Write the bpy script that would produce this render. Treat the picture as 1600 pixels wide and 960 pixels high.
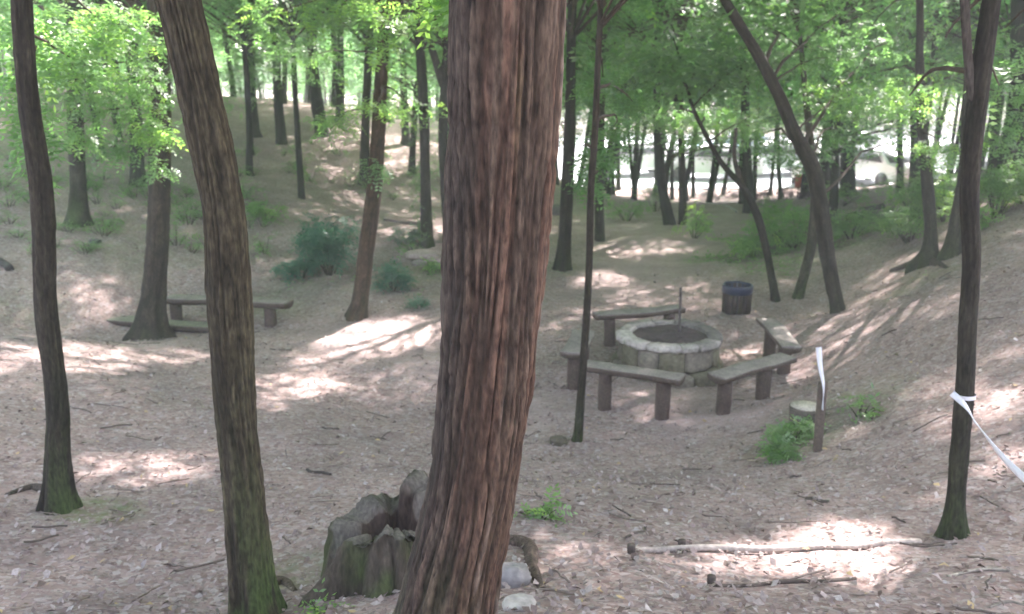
import bpy, math, random
import numpy as np
from mathutils import Vector
S = bpy.context.scene
for o in list(bpy.data.objects): bpy.data.objects.remove(o)
COL = S.collection
R = math.radians
rng = np.random.default_rng(7)
random.seed(7)

# ------------------------------------------------------------------ camera, sky, sun, exposure
PITCH = R(15.0); CZ = 3.75; F = 1386.0
cam_d = bpy.data.cameras.new('camera'); cam = bpy.data.objects.new('camera', cam_d); COL.objects.link(cam)
cam.location = (0, 0, CZ); cam.rotation_euler = (R(90) - PITCH, 0, 0)
cam_d.sensor_width = 36; cam_d.lens = 36 * F / 1600
cam_d.clip_start = 0.05; cam_d.clip_end = 1000
cam_d.dof.use_dof = True; cam_d.dof.focus_distance = 3.0; cam_d.dof.aperture_fstop = 3.6
S.camera = cam
SUN_EL, SUN_AZ = R(50), math.atan2(0.53, 0.85)          # azimuth from +Y towards +X
W = bpy.data.worlds.new('World'); S.world = W; W.use_nodes = True
nt = W.node_tree; bg = nt.nodes['Background']
sky = nt.nodes.new('ShaderNodeTexSky'); sky.sky_type = 'NISHITA'; sky.sun_disc = False
sky.sun_elevation = SUN_EL; sky.sun_rotation = SUN_AZ; sky.dust_density = 3.0; sky.air_density = 1.0; sky.ozone_density = 1.0
bw = nt.nodes.new('ShaderNodeRGBToBW'); hz = nt.nodes.new('ShaderNodeMix'); hz.data_type = 'RGBA'; hz.inputs[0].default_value = .45      # thin white haze over the blue
nt.links.new(sky.outputs[0], bw.inputs[0]); nt.links.new(sky.outputs[0], hz.inputs[6]); nt.links.new(bw.outputs[0], hz.inputs[7]); nt.links.new(hz.outputs[2], bg.inputs[0]); bg.inputs[1].default_value = 0.15
sun_d = bpy.data.lights.new('sun', 'SUN'); sun = bpy.data.objects.new('sun', sun_d); COL.objects.link(sun)
sun_d.energy = 4.0; sun_d.angle = R(0.9); sun_d.color = (1.0, 0.97, 0.93)
SUN = Vector((math.sin(SUN_AZ) * math.cos(SUN_EL), math.cos(SUN_AZ) * math.cos(SUN_EL), math.sin(SUN_EL)))
sun.rotation_euler = SUN.to_track_quat('Z', 'Y').to_euler()
sun.location = (20, 40, 60)
SUNV = np.array(SUN)
vs = S.view_settings; vs.view_transform = 'Standard'; vs.look = 'None'; vs.gamma = 1; vs.exposure = 3.2
vs.use_curve_mapping = False
vs.use_white_balance = True; vs.white_balance_temperature = 6600; vs.white_balance_tint = 22
HAZE = .0038
S.render.engine = 'CYCLES'
cy = S.cycles
cy.max_bounces = 7; cy.diffuse_bounces = 4; cy.glossy_bounces = 2; cy.transmission_bounces = 5; cy.transparent_max_bounces = 4
cy.use_denoising = True; cy.volume_bounces = 1
cy.sample_clamp_indirect = 6.0

# ------------------------------------------------------------------ helpers
cp, sp = math.cos(PITCH), math.sin(PITCH)
CAM = np.array([0, 0, CZ])
def ray(px, py):
    u, v = (px - 800) / F, (py - 480) / F
    return np.array([u, cp - v * sp, -sp - v * cp])     # scaled so that its length along the view axis is 1
def at_depth(px, py, z): return CAM + ray(px, py) * z
def at_plane(px, py, Z): d = ray(px, py); return CAM + d * ((Z - CZ) / d[2])
def at_y(px, py, Y): d = ray(px, py); return CAM + d * (Y / d[1])
def depth_of(p): q = np.asarray(p) - CAM; return q[1] * cp - q[2] * sp

def _h(ix, iy, iz):
    n = (ix.astype(np.int64) * 374761393 + iy.astype(np.int64) * 668265263 + iz.astype(np.int64) * 1274126177) & 0xFFFFFFFF
    n = ((n ^ (n >> 13)) * 1274126177) & 0xFFFFFFFF
    n = n ^ (n >> 16)
    return (n & 0xFFFF) / 65535.0
def vn(x, y, z):
    x, y, z = np.broadcast_arrays(np.asarray(x, float), np.asarray(y, float), np.asarray(z, float))
    ix, iy, iz = np.floor(x), np.floor(y), np.floor(z)
    fx, fy, fz = x - ix, y - iy, z - iz
    fx, fy, fz = fx*fx*(3-2*fx), fy*fy*(3-2*fy), fz*fz*(3-2*fz)
    r = 0
    for a in (0, 1):
        wx = fx if a else 1 - fx
        for b in (0, 1):
            wy = fy if b else 1 - fy
            for c in (0, 1):
                wz = fz if c else 1 - fz
                r = r + wx * wy * wz * _h(ix + a, iy + b, iz + c)
    return r
def fbm(x, y, z, o=3):
    r, a, t = 0, 1, 0
    for k in range(o):
        r = r + a * vn(x * 2**k + 17 * k, y * 2**k + 5 * k, z * 2**k + 3 * k); t += a; a *= .5
    return r / t
def sstep(a, b, x): t = np.clip((x - a) / (b - a), 0, 1); return t * t * (3 - 2 * t)

def mesh_np(name, verts, faces, mat, parent=None, attrs=None, smooth=True, colors=None):
    """faces: (n,k) int array, or a list of such arrays"""
    verts = np.asarray(verts, np.float32)
    fl = faces if isinstance(faces, list) else [faces]
    fl = [np.asarray(f, np.int32) for f in fl if len(f)]
    me = bpy.data.meshes.new(name)
    me.vertices.add(len(verts)); me.vertices.foreach_set('co', verts.ravel())
    loops = np.concatenate([f.ravel() for f in fl]); tot = np.concatenate([np.full(len(f), f.shape[1], np.int32) for f in fl])
    st = np.concatenate([[0], np.cumsum(tot)[:-1]]).astype(np.int32)
    me.loops.add(len(loops)); me.loops.foreach_set('vertex_index', loops)
    me.polygons.add(len(tot)); me.polygons.foreach_set('loop_start', st); me.polygons.foreach_set('loop_total', tot)
    me.update(calc_edges=True)
    if smooth: me.polygons.foreach_set('use_smooth', np.ones(len(tot), bool))
    for k, a in (attrs or {}).items():
        t = me.attributes.new(k, 'FLOAT', 'POINT'); t.data.foreach_set('value', np.asarray(a, np.float32))
    if colors is not None:
        t = me.attributes.new('col', 'FLOAT_COLOR', 'POINT')
        c = np.ones((len(verts), 4), np.float32); c[:, :3] = colors; t.data.foreach_set('color', c.ravel())
    me.validate(clean_customdata=False)
    ob = bpy.data.objects.new(name, me); COL.objects.link(ob)
    if mat: me.materials.append(mat)
    if parent is not None:
        ob.parent = parent; ob.matrix_parent_inverse = parent.matrix_basis.inverted()
    return ob
class MB:
    """collects verts / faces (and vertex colours) for one mesh"""
    def __init__(s): s.v = []; s.f = {3: [], 4: []}; s.c = []; s.n = 0
    def add(s, v, f, c=None):
        v = np.asarray(v, float); f = np.asarray(f, int)
        s.v.append(v); s.f[f.shape[1]].append(f + s.n)
        s.c.append(np.broadcast_to(np.asarray((1, 1, 1) if c is None else c, float), (len(v), 3))); s.n += len(v)
    def build(s, name, mat, parent=None, smooth=True):
        fl = [np.concatenate(a) for a in (s.f[3], s.f[4]) if a]
        return mesh_np(name, np.concatenate(s.v), fl, mat, parent, smooth=smooth, colors=np.concatenate(s.c))
def tag(o, label=None, cat=None, group=None, kind=None):
    if label: o['label'] = label
    if cat: o['category'] = cat
    if group: o['group'] = group
    if kind: o['kind'] = kind
    return o
def empty(name, loc, label, cat, group=None):
    o = bpy.data.objects.new(name, None); COL.objects.link(o); o.location = loc; o.empty_display_size = .1
    return tag(o, label, cat, group)

# tube along a polyline; rad and cross-section modulation by callback
def tube(P, rad, seg=8, rfun=None, cap=True):
    P = np.asarray(P, float); n = len(P); rad = np.broadcast_to(np.asarray(rad, float), (n,))
    T = np.gradient(P, axis=0); T /= np.linalg.norm(T, axis=1)[:, None] + 1e-9
    ref = np.array([0, 1, 0.]) if abs(T[:, 1]).mean() < .8 else np.array([1., 0, 0])
    A = np.cross(ref, T); A /= np.linalg.norm(A, axis=1)[:, None]
    B = np.cross(T, A)
    th = np.linspace(0, 2*np.pi, seg, endpoint=False)
    r = rad[:, None] * np.ones(seg)[None]
    if rfun is not None: r = rfun(th, r, P)
    V = P[:, None] + r[..., None] * (np.cos(th)[None, :, None] * A[:, None] + np.sin(th)[None, :, None] * B[:, None])
    V = V.reshape(-1, 3)
    i = np.arange(n - 1)[:, None] * seg; j = np.arange(seg)[None]; k = (j + 1) % seg
    Fq = np.stack([i + j, i + k, i + seg + k, i + seg + j], -1).reshape(-1, 4)
    Ft = np.zeros((0, 3), int)
    if cap:
        V = np.concatenate([V, P[:1], P[-1:]]); a, b = n*seg, n*seg+1; jj = np.arange(seg); kk = (jj+1) % seg
        Ft = np.concatenate([np.stack([kk, jj, jj*0+a], -1), np.stack([(n-1)*seg+jj, (n-1)*seg+kk, jj*0+b], -1)])
    return V, Fq, Ft
def spline(K, n):
    """smooth resample of key rows (m,d) -> (n,d), centripetal-ish Catmull-Rom on chord length of the first 3 columns"""
    K = np.asarray(K, float); d = np.linalg.norm(np.diff(K[:, :3], axis=0), axis=1); t = np.concatenate([[0], np.cumsum(d)])
    m = np.gradient(K, t, axis=0); x = np.linspace(0, t[-1], n); i = np.clip(np.searchsorted(t, x, 'right') - 1, 0, len(t) - 2)
    h = (t[i+1] - t[i])[:, None]; s = ((x - t[i])[:, None]) / h
    return ((2*s**3-3*s**2+1)*K[i] + (s**3-2*s**2+s)*h*m[i] + (-2*s**3+3*s**2)*K[i+1] + (s**3-s**2)*h*m[i+1])

# ------------------------------------------------------------------ materials
def new_mat(name):
    m = bpy.data.materials.new(name); m.use_nodes = True
    return m, m.node_tree, m.node_tree.nodes['Principled BSDF']
def N(t, typ, **kw):
    n = t.nodes.new(typ)
    for k, v in kw.items():
        if k.startswith('i_'):
            key = k[2:]; n.inputs[int(key) if key.isdigit() else key].default_value = v
        else: setattr(n, k, v)
    return n
def ramp(t, src, stops):
    r = t.nodes.new('ShaderNodeValToRGB'); e = r.color_ramp.elements
    while len(e) < len(stops): e.new(.5)
    for k, (p, c) in enumerate(stops): e[k].position = p; e[k].color = (*c, 1) if len(c) == 3 else c
    t.links.new(src, r.inputs[0]); return r.outputs[0]
def mix(t, fac, a, b, mode='MIX'):
    m = t.nodes.new('ShaderNodeMix'); m.data_type = 'RGBA'; m.blend_type = mode
    for s, k in ((fac, 0), (a, 6), (b, 7)):
        if hasattr(s, 'links'): t.links.new(s, m.inputs[k])
        else: m.inputs[k].default_value = s if k == 0 else (*s, 1)
    return m.outputs[2]
def bump(t, b, h, strength, dist):
    n = N(t, 'ShaderNodeBump', i_Strength=strength, i_Distance=dist); t.links.new(h, n.inputs['Height']); t.links.new(n.outputs[0], b.inputs['Normal'])

def bark_mat():
    m, t, b = new_mat('bark'); tc = N(t, 'ShaderNodeTexCoord'); mp = N(t, 'ShaderNodeMapping'); mp.inputs['Scale'].default_value = (1, 1, .3)
    t.links.new(tc.outputs['Object'], mp.inputs[0])
    n1 = N(t, 'ShaderNodeTexNoise', i_Scale=70.0, i_Detail=5.0); t.links.new(mp.outputs[0], n1.inputs['Vector'])
    n2 = N(t, 'ShaderNodeTexNoise', i_Scale=9.0, i_Detail=4.0); t.links.new(tc.outputs['Object'], n2.inputs['Vector'])
    a = N(t, 'ShaderNodeAttribute', attribute_name='col')
    c = mix(t, 1.0, a.outputs['Color'], ramp(t, n1.outputs[0], [(.3, (.45, .45, .45)), (.7, (1.55, 1.55, 1.55))]), 'MULTIPLY')
    c = mix(t, 1.0, c, ramp(t, n2.outputs[0], [(.3, (.78, .76, .74)), (.7, (1.2, 1.2, 1.2))]), 'MULTIPLY')
    t.links.new(c, b.inputs['Base Color']); b.inputs['Roughness'].default_value = .9; b.inputs['Specular IOR Level'].default_value = .2
    bump(t, b, n1.outputs[0], .8, .012); return m
def leaf_mat(name, refl0, refl1, tr_gain=1.8, tfac=.5):
    m, t, b = new_mat(name); t.nodes.remove(b); out = t.nodes['Material Output']
    a = N(t, 'ShaderNodeAttribute', attribute_name='tint')
    c = ramp(t, a.outputs['Fac'], [(0, refl0), (.8, refl1), (1, tuple(np.array(refl1) * (1.7, 1.45, 1.0)))])
    d = N(t, 'ShaderNodeBsdfDiffuse'); tr = N(t, 'ShaderNodeBsdfTranslucent'); mx = N(t, 'ShaderNodeMixShader', i_0=tfac)
    t.links.new(c, d.inputs[0])
    g = mix(t, 1.0, c, (tr_gain * 1.1, tr_gain * 1.05, tr_gain * .9), 'MULTIPLY'); t.links.new(g, tr.inputs[0])
    t.links.new(d.outputs[0], mx.inputs[1]); t.links.new(tr.outputs[0], mx.inputs[2])
    gl = N(t, 'ShaderNodeBsdfGlossy', i_Roughness=.45); gl.inputs[0].default_value = (1, 1, 1, 1); m2 = N(t, 'ShaderNodeMixShader', i_0=.05)
    t.links.new(mx.outputs[0], m2.inputs[1]); t.links.new(gl.outputs[0], m2.inputs[2]); t.links.new(m2.outputs[0], out.inputs[0]); return m
def col_mat(name, rough=.85, nscale=30.0, amount=.3, bumpd=.004, stretch=(1, 1, 1), spec=.3):
    """vertex colour broken up by noise and bump"""
    m, t, b = new_mat(name); tc = N(t, 'ShaderNodeTexCoord'); mp = N(t, 'ShaderNodeMapping'); mp.inputs['Scale'].default_value = stretch
    t.links.new(tc.outputs['Object'], mp.inputs[0]); n1 = N(t, 'ShaderNodeTexNoise', i_Scale=nscale, i_Detail=5.0); t.links.new(mp.outputs[0], n1.inputs['Vector'])
    n2 = N(t, 'ShaderNodeTexNoise', i_Scale=nscale * .17, i_Detail=3.0); t.links.new(tc.outputs['Object'], n2.inputs['Vector'])
    a = N(t, 'ShaderNodeAttribute', attribute_name='col')
    lo, hi = 1 - amount, 1 + amount
    c = mix(t, 1.0, a.outputs['Color'], ramp(t, n1.outputs[0], [(.25, (lo,)*3), (.75, (hi,)*3)]), 'MULTIPLY')
    c = mix(t, 1.0, c, ramp(t, n2.outputs[0], [(.3, (.8, .8, .8)), (.7, (1.2, 1.2, 1.2))]), 'MULTIPLY')
    t.links.new(c, b.inputs['Base Color']); b.inputs['Roughness'].default_value = rough; b.inputs['Specular IOR Level'].default_value = spec
    if bumpd: bump(t, b, n1.outputs[0], .7, bumpd)
    return m
def ground_mat():
    m, t, b = new_mat('forest_floor'); tc = N(t, 'ShaderNodeTexCoord'); P = tc.outputs['Object']
    n1 = N(t, 'ShaderNodeTexNoise', i_Scale=1.1, i_Detail=5.0, i_Roughness=.6); t.links.new(P, n1.inputs['Vector'])
    n2 = N(t, 'ShaderNodeTexNoise', i_Scale=9.0, i_Detail=6.0, i_Roughness=.7); t.links.new(P, n2.inputs['Vector'])
    v1 = N(t, 'ShaderNodeTexVoronoi', i_Scale=26.0); t.links.new(P, v1.inputs['Vector'])
    v2 = N(t, 'ShaderNodeTexVoronoi', i_Scale=55.0); t.links.new(P, v2.inputs['Vector'])
    soil = ramp(t, n2.outputs[0], [(.3, (.155, .114, .102)), (.5, (.220, .168, .150)), (.72, (.268, .212, .193))])
    sep = N(t, 'ShaderNodeSeparateColor'); t.links.new(v1.outputs['Color'], sep.inputs[0])
    leafc = ramp(t, sep.outputs[0], [(0, (.150, .104, .090)), (.35, (.225, .166, .146)), (.7, (.268, .21, .189)), (1, (.30, .27, .255))])
    lf = ramp(t, sep.outputs[1], [(.38, (0, 0, 0)), (.45, (1, 1, 1))])
    c = mix(t, lf, soil, leafc)
    sep2 = N(t, 'ShaderNodeSeparateColor'); t.links.new(v2.outputs['Color'], sep2.inputs[0])
    c = mix(t, ramp(t, sep2.outputs[1], [(.72, (0, 0, 0)), (.78, (.8, .8, .8))]), c, ramp(t, sep2.outputs[0], [(0, (.11, .09, .08)), (1, (.30, .265, .245))]))
    bare = N(t, 'ShaderNodeAttribute', attribute_name='bare'); c = mix(t, bare.outputs['Fac'], c, ramp(t, n2.outputs[0], [(.3, (.255, .20, .182)), (.7, (.325, .262, .242))]))
    moss = N(t, 'ShaderNodeAttribute', attribute_name='moss')
    mm = N(t, 'ShaderNodeMath', operation='MULTIPLY'); t.links.new(moss.outputs['Fac'], mm.inputs[0]); t.links.new(ramp(t, n2.outputs[0], [(.35, (0, 0, 0)), (.6, (1, 1, 1))]), mm.inputs[1])
    c = mix(t, mm.outputs[0], c, ramp(t, n1.outputs[0], [(.3, (.06, .10, .035)), (.7, (.11, .16, .05))]))
    c = mix(t, 1.0, c, ramp(t, n1.outputs[0], [(.3, (.92, .93, .95)), (.7, (1.42, 1.39, 1.37))]), 'MULTIPLY')
    t.links.new(c, b.inputs['Base Color']); b.inputs['Roughness'].default_value = .95; b.inputs['Specular IOR Level'].default_value = .15
    ad = N(t, 'ShaderNodeMath', operation='ADD'); t.links.new(n2.outputs[0], ad.inputs[0]); t.links.new(sep.outputs[0], ad.inputs[1])
    bump(t, b, ad.outputs[0], .6, .03); return m
M_bark = bark_mat()
M_leaf = leaf_mat('leaf_locust', (.045, .110, .045), (.09, .20, .055), 2.7)
M_leaf_far = leaf_mat('leaf_far', (.05, .130, .065), (.10, .22, .085), 3.1, .58)
M_bush = leaf_mat('leaf_dark_bush', (.03, .12, .075), (.075, .21, .12), 1.4, .4)
M_herb = leaf_mat('leaf_herb', (.07, .17, .045), (.135, .28, .065), 1.7, .5)
M_dark = leaf_mat('leaf_dry_dark', (.03, .025, .018), (.07, .05, .035), 1.0, .3)
M_litter = col_mat('dry_leaves', .8, 60.0, .25, 0)
M_wood = col_mat('weathered_wood', .85, 40.0, .35, .004, (1, 1, 1))
M_stump = col_mat('old_stump', .9, 60.0, .45, .012, (1, 1, .25), .15)
M_stone = col_mat('stone', .9, 22.0, .35, .010)
M_metal = col_mat('rusty_metal', .7, 40.0, .3, .002)
M_plastic = col_mat('bag_plastic', .35, 25.0, .15, .006, spec=.5)
M_paint = col_mat('car_paint', .3, 3.0, .05, 0, spec=.5)
M_fabric = col_mat('white_canvas', .7, 12.0, .06, .004)
M_ground = ground_mat()

# ------------------------------------------------------------------ terrain
FL = -3.75
def fd(px, py, h=FL): return at_plane(px, py, CZ + h)
ctrl = [fd(*a) for a in [(600, 650), (580, 530), (1030, 640), (1060, 500), (720, 570), (880, 420), (1100, 380), (1150, 488), (1310, 487), (235, 540), (565, 495),
        (820, 700), (1150, 700), (960, 360), (1050, 600), (450, 560), (330, 560), (1230, 600), (900, 480)]]
ctrl += [at_depth(*a) for a in [(100, 345, 17), (300, 300, 20), (390, 215, 27), (450, 160, 32), (250, 160, 30), (550, 200, 29), (640, 380, 19), (500, 435, 16.2), (100, 450, 13.8), (0, 500, 11.5),
        (150, 610, 9.2), (20, 610, 8.6), (95, 795, 6.0), (250, 750, 6.9), (420, 640, 9.3), (100, 900, 4.9), (395, 965, 4.55), (560, 925, 4.6), (690, 1015, 3.05), (500, 740, 7.3),
        (830, 800, 5.5), (900, 950, 3.95), (1200, 840, 5.6), (1488, 840, 5.5), (1280, 705, 8.0), (1550, 650, 7.2), (1600, 500, 9), (1600, 400, 11), (1600, 330, 14), (1448, 418, 13), (1487, 400, 13),
        (1350, 350, 19.5), (1330, 312, 24), (1250, 400, 17), (1400, 500, 10.7), (1300, 560, 11.3), (1590, 280, 17.5), (1100, 950, 4.15), (1500, 950, 4.0), (1000, 310, 34), (1250, 308, 31), (700, 330, 24), (1430, 310, 23)]]
ctrl += [np.array(a, float) for a in [(-6.2, 12.95, -.26), (-5.6, 13.0, -.26), (-5.0, 13.05, -.24), (-4.3, 13.1, -.2), (-5.3, 12.2, .03), (-4.6, 12.1, .03), (-5.3, 13.8, -.24), (-4.4, 13.7, -.20), (-3.5, 13.5, -.14), (-6.3, 12.1, -.04), (-7.0, 12.5, -.10), (-7.0, 13.1, -.22), (0, 0, CZ-1.6), (-3, 0, CZ-1.6), (3, 0, CZ-1.55), (-8, 1, CZ-1.7), (8, 2, CZ-1.0), (0, -6, CZ-.6), (-12, -6, CZ-.7), (12, -6, CZ+.2), (14, 10, CZ-.6), (18, 20, CZ-.3), (25, 8, CZ+1), (-16, 8, CZ-2.2), (-22, 14, CZ-1.2),
         (-24, 30, CZ-.2), (-12, 42, CZ-1.6), (-30, 50, CZ-1.2), (-4, 45, CZ-2.4), (6, 46, CZ-4.55), (15, 46, CZ-4.6), (25, 46, CZ-4.5), (28, 30, CZ-2.0), (6, 62, CZ-4.6), (20, 64, CZ-4.6), (35, 64, CZ-4.4), (40, 40, CZ-1.5), (-30, 70, CZ-2), (0, 80, CZ-4)]]
ctrl = np.array(ctrl)
def _U(d): return np.where(d > 1e-9, d * d * np.log(d + 1e-9), 0)
_n = len(ctrl); _A = np.zeros((_n + 3, _n + 3)); _D = np.linalg.norm(ctrl[:, None, :2] - ctrl[None, :, :2], axis=2)
_A[:_n, :_n] = _U(_D) + np.eye(_n) * 0.6
_A[:_n, _n] = 1; _A[:_n, _n+1:] = ctrl[:, :2]; _A[_n, :_n] = 1; _A[_n+1:, :_n] = ctrl[:, :2].T
_w = np.linalg.solve(_A, np.concatenate([ctrl[:, 2], np.zeros(3)]))
def ground(x, y):
    x = np.asarray(x, float); y = np.asarray(y, float); sh = x.shape; q = np.stack([x.ravel(), y.ravel()], -1)
    out = np.empty(len(q))
    for s in range(0, len(q), 20000):
        c = q[s:s+20000]; d = np.linalg.norm(c[:, None] - ctrl[None, :, :2], axis=2)
        out[s:s+20000] = _U(d) @ _w[:_n] + _w[_n] + c @ _w[_n+1:]
    r = np.hypot(q[:, 0] - 3, q[:, 1] - 25); k = sstep(38, 75, r)
    out = out * (1 - k) + (CZ - 3.5) * k
    cpk = sstep(33.5, 36, q[:, 1]) * (1 - sstep(64, 70, q[:, 1])) * sstep(-1, 3, q[:, 0]) * (1 - sstep(30, 36, q[:, 0]))
    out = out * (1 - cpk) + (CZ - 4.6) * cpk
    out = out + (fbm(q[:, 0] * .9, q[:, 1] * .9, 0.5) - .5) * .16 + (vn(q[:, 0] * 5, q[:, 1] * 5, 3.3) - .5) * .035
    return out.reshape(sh)
def G(x, y): return float(ground(np.array([x]), np.array([y]))[0])
_ts = np.concatenate([np.arange(1.2, 30, .02), np.arange(30, 120, .15)])
def at(px, py):
    d = ray(px, py); P = CAM + d * _ts[:, None]; b = P[:, 2] < ground(P[:, 0], P[:, 1])
    i = int(np.argmax(b)) if b.any() else len(_ts) - 1
    p = P[i].copy(); p[2] = G(p[0], p[1]); return p
def axis_coords(lo, hi, step, far, g=1.16):
    a = list(np.arange(lo, hi + 1e-6, step)); s = step
    while a[-1] < far: s *= g; a.append(a[-1] + s)
    s = step
    while a[0] > -far: s *= g; a.insert(0, a[0] - s)
    return np.array(a)
gx = axis_coords(-11, 12, .10, 150); gy = axis_coords(0, 24, .10, 150)
X, Y = np.meshgrid(gx, gy); Zg = ground(X, Y)
# stains of the ground: mossy and grassy ground, bare trodden path
def blobs(lst, x, y):
    m = np.zeros(x.shape)
    for (px, py, r, k) in lst:
        p = at(px, py); m = np.maximum(m, k * (1 - sstep(.3 * r, r, np.hypot(x - p[0], y - p[1]) + (fbm(x * 1.3, y * 1.3, 9.) - .5) * r)))
    return m
moss = blobs([(620, 440, 1.6, .45), (720, 430, 1.8, .5), (500, 430, 1.6, .45), (430, 470, 1.0, .35), (250, 400, 1.6, .35), (350, 380, 1.8, .3), (850, 420, 1.2, .4), (860, 380, 2, .4), (1190, 400, 2.0, .9), (1280, 370, 3.0, .9), (1400, 340, 3.0, .9),
              (150, 800, .5, .8), (130, 350, 1.0, .8), (60, 480, 1.0, .3), (1330, 640, .9, .45), (1250, 690, .5, .6), (460, 900, .4, .5), (1440, 440, .8, .4)], X, Y)
bare = blobs([(1060, 385, 2.2, .9), (1020, 410, 1.8, .8), (1120, 365, 2.5, .9), (1150, 345, 3, .8), (1090, 400, 2.0, .9), (1040, 360, 2.5, .8), (1000, 430, 1.6, .7), (1080, 340, 4, .6), (980, 450, 1.6, .6), (580, 530, 1.2, .6), (700, 560, 1.2, .5), (1060, 640, 1.2, .5), (840, 640, 1.2, .4), (240, 540, .7, .8)], X, Y)
ny, nx = X.shape
ii = (np.arange(ny - 1)[:, None] * nx + np.arange(nx - 1)[None]).ravel()
tag(mesh_np('ground', np.stack([X.ravel(), Y.ravel(), Zg.ravel()], -1), np.stack([ii, ii + 1, ii + nx + 1, ii + nx], -1), M_ground, attrs={'moss': moss.ravel(), 'bare': bare.ravel()}), kind='structure')

# pale sunlit car park beyond the trees
b = MB(); cx = np.linspace(2, 33, 40); cyy = np.linspace(35.5, 66, 30); XX, YY = np.meshgrid(cx, cyy)
edge = ((XX - XX.mean()) / 15.5) ** 4 + ((YY - YY.mean()) / 11.5) ** 4
ZZ = ground(XX, YY) + .03
i2 = (np.arange(29)[:, None] * 40 + np.arange(39)[None]).ravel()
b.add(np.stack([XX.ravel(), YY.ravel(), ZZ.ravel()], -1), np.stack([i2, i2 + 1, i2 + 41, i2 + 40], -1), (.29, .305, .32))
tag(b.build('car_park', M_stone), kind='structure')

# ------------------------------------------------------------------ sun flecks: gaps cut in the canopy towards the sun to light chosen spots
flecks = []
for (px, py, rx, k) in [(590, 530, 95, 1), (500, 565, 70, .6), (440, 605, 70, .45), (395, 640, 60, .5), (150, 610, 90, .42), (40, 600, 80, .45), (250, 660, 50, .5), (1270, 838, 110, 1), (1180, 862, 100, .95), (1050, 865, 60, .7), (1390, 850, 80, .9),
                        (1150, 900, 80, .8), (1340, 890, 110, .9), (1560, 640, 70, .85), (1590, 720, 60, .8), (1530, 560, 55, .35), (870, 850, 50, .55), (930, 870, 60, .55), (1010, 385, 80, .4), (640, 600, 90, .35), (1500, 770, 50, .6),
                        (560, 205, 40, .5), (400, 165, 40, .5), (330, 700, 40, .35), (1000, 650, 60, .3), (1230, 640, 60, .3), (800, 740, 50, .35), (250, 740, 50, .3), (700, 690, 60, .3), (130, 480, 50, .4)]:
    p = at(px, py); flecks.append((p, 1.2 * rx * depth_of(p) / F, 1 - (1 - k) ** 2.3, .3))
# ... and shafts cut through the leaves above so chosen sprays and shrubs catch sun
for (px, py, z, r) in [(120, 60, 10.5, 1.1), (60, 60, 6.3, .6), (240, 200, 11.6, .6), (200, 60, 10.8, .9), (640, 168, 11.8, .7), (590, 15, 8.7, .7), (1330, 150, 13.2, .9), (1420, 150, 6.6, .4), (400, 40, 12, .9), (480, 100, 13, .8), (1450, 150, 12.5, .6), (1250, 60, 15.5, .9), (1080, 190, 15.5, .8), (700, -30, 3.4, .4), (1470, 345, 15, 1.1), (1250, 370, 17, 1.3), (1340, 362, 18, 1.0), (1420, 360, 15, .9), (1570, 320, 15, 1.0), (1050, 120, 18, .7), (1180, 60, 17, 1.2), (1420, 60, 15, 1.0), (515, 395, 16, .7)]:
    flecks.append((at_depth(px, py, z), r, .93, 1.2 * r))
def fleck_keep(P):
    """False where a leaf would stand between the sun and an open spot"""
    keep = np.ones(len(P), bool); u = rng.random(len(P))
    for p, r, k, t0 in flecks:
        q = P - p; t = q @ SUNV; d = np.linalg.norm(q - t[:, None] * SUNV, axis=1)
        d = d + (vn(P[:, 0] * 2.1, P[:, 1] * 2.1, P[:, 2] * 2.1) - .5) * r * .7
        keep &= ~((t > t0) & (d < r) & (u < k))
    return keep
def fleck_clear(x, y, z0, crown_r):
    for p, r, k, t0 in flecks:
        if k < .8 or t0 > .3: continue
        for hgt in np.linspace(2.5, 12, 8):
            t = (z0 + hgt - p[2]) / SUNV[2]
            if t > 0 and np.hypot(p[0] + SUNV[0]*t - x, p[1] + SUNV[1]*t - y) < crown_r: return False
    return True

# ------------------------------------------------------------------ foliage
SPRAY_SUN = []
def compound_leaves(C, L, pairs=4, droop=.45, tint=None, rg=rng, flat=.35, lw=.34):
    """pinnate leaves: C (n,3) leaf bases, L lengths; every leaflet is one diamond face"""
    n = len(C); L = np.broadcast_to(L, (n,)); az = rg.uniform(0, 2*np.pi, n); pt = rg.normal(droop, .4, n); roll = rg.normal(0, flat, n)
    d = np.stack([np.cos(az)*np.cos(pt), np.sin(az)*np.cos(pt), -np.sin(pt)], -1)
    s = np.stack([-np.sin(az), np.cos(az), np.zeros(n)], -1); nn = np.cross(d, s)
    s2 = s * np.cos(roll)[:, None] + nn * np.sin(roll)[:, None]; nn = np.cross(d, s2)
    K = pairs * 2 + 1; V = np.empty((n, K, 4, 3))
    for k in range(K):
        if k == K - 1: t, side = 1.0, 0
        else: t, side = .22 + .78 * (k // 2) / pairs, (1 if k % 2 else -1)
        ln = L * lw * (1 - .25 * abs(t - .6)); wd = ln * .40
        dr = (s2 * side * .92 + d * .38) if side else d
        jit = rg.normal(0, .18, (n, 3)); dr = dr + jit; dr /= np.linalg.norm(dr, axis=1)[:, None]
        wv = np.cross(nn, dr); wv /= np.linalg.norm(wv, axis=1)[:, None] + 1e-9
        base = C + d * (L * t)[:, None] - np.array([0, 0, 1.]) * (L * .12 * t * t)[:, None]
        V[:, k, 0] = base; V[:, k, 1] = base + dr * (ln*.5)[:, None] + wv * (wd*.5)[:, None] - nn * (ln*.06)[:, None]
        V[:, k, 2] = base + dr * ln[:, None]; V[:, k, 3] = base + dr * (ln*.5)[:, None] - wv * (wd*.5)[:, None] - nn * (ln*.06)[:, None]
    tv = rg.uniform(.1, .75, n) if tint is None else np.clip(tint + rg.normal(0, .15, n), 0, 1)
    return V.reshape(-1, 3), np.repeat(tv, K * 4)
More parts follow.
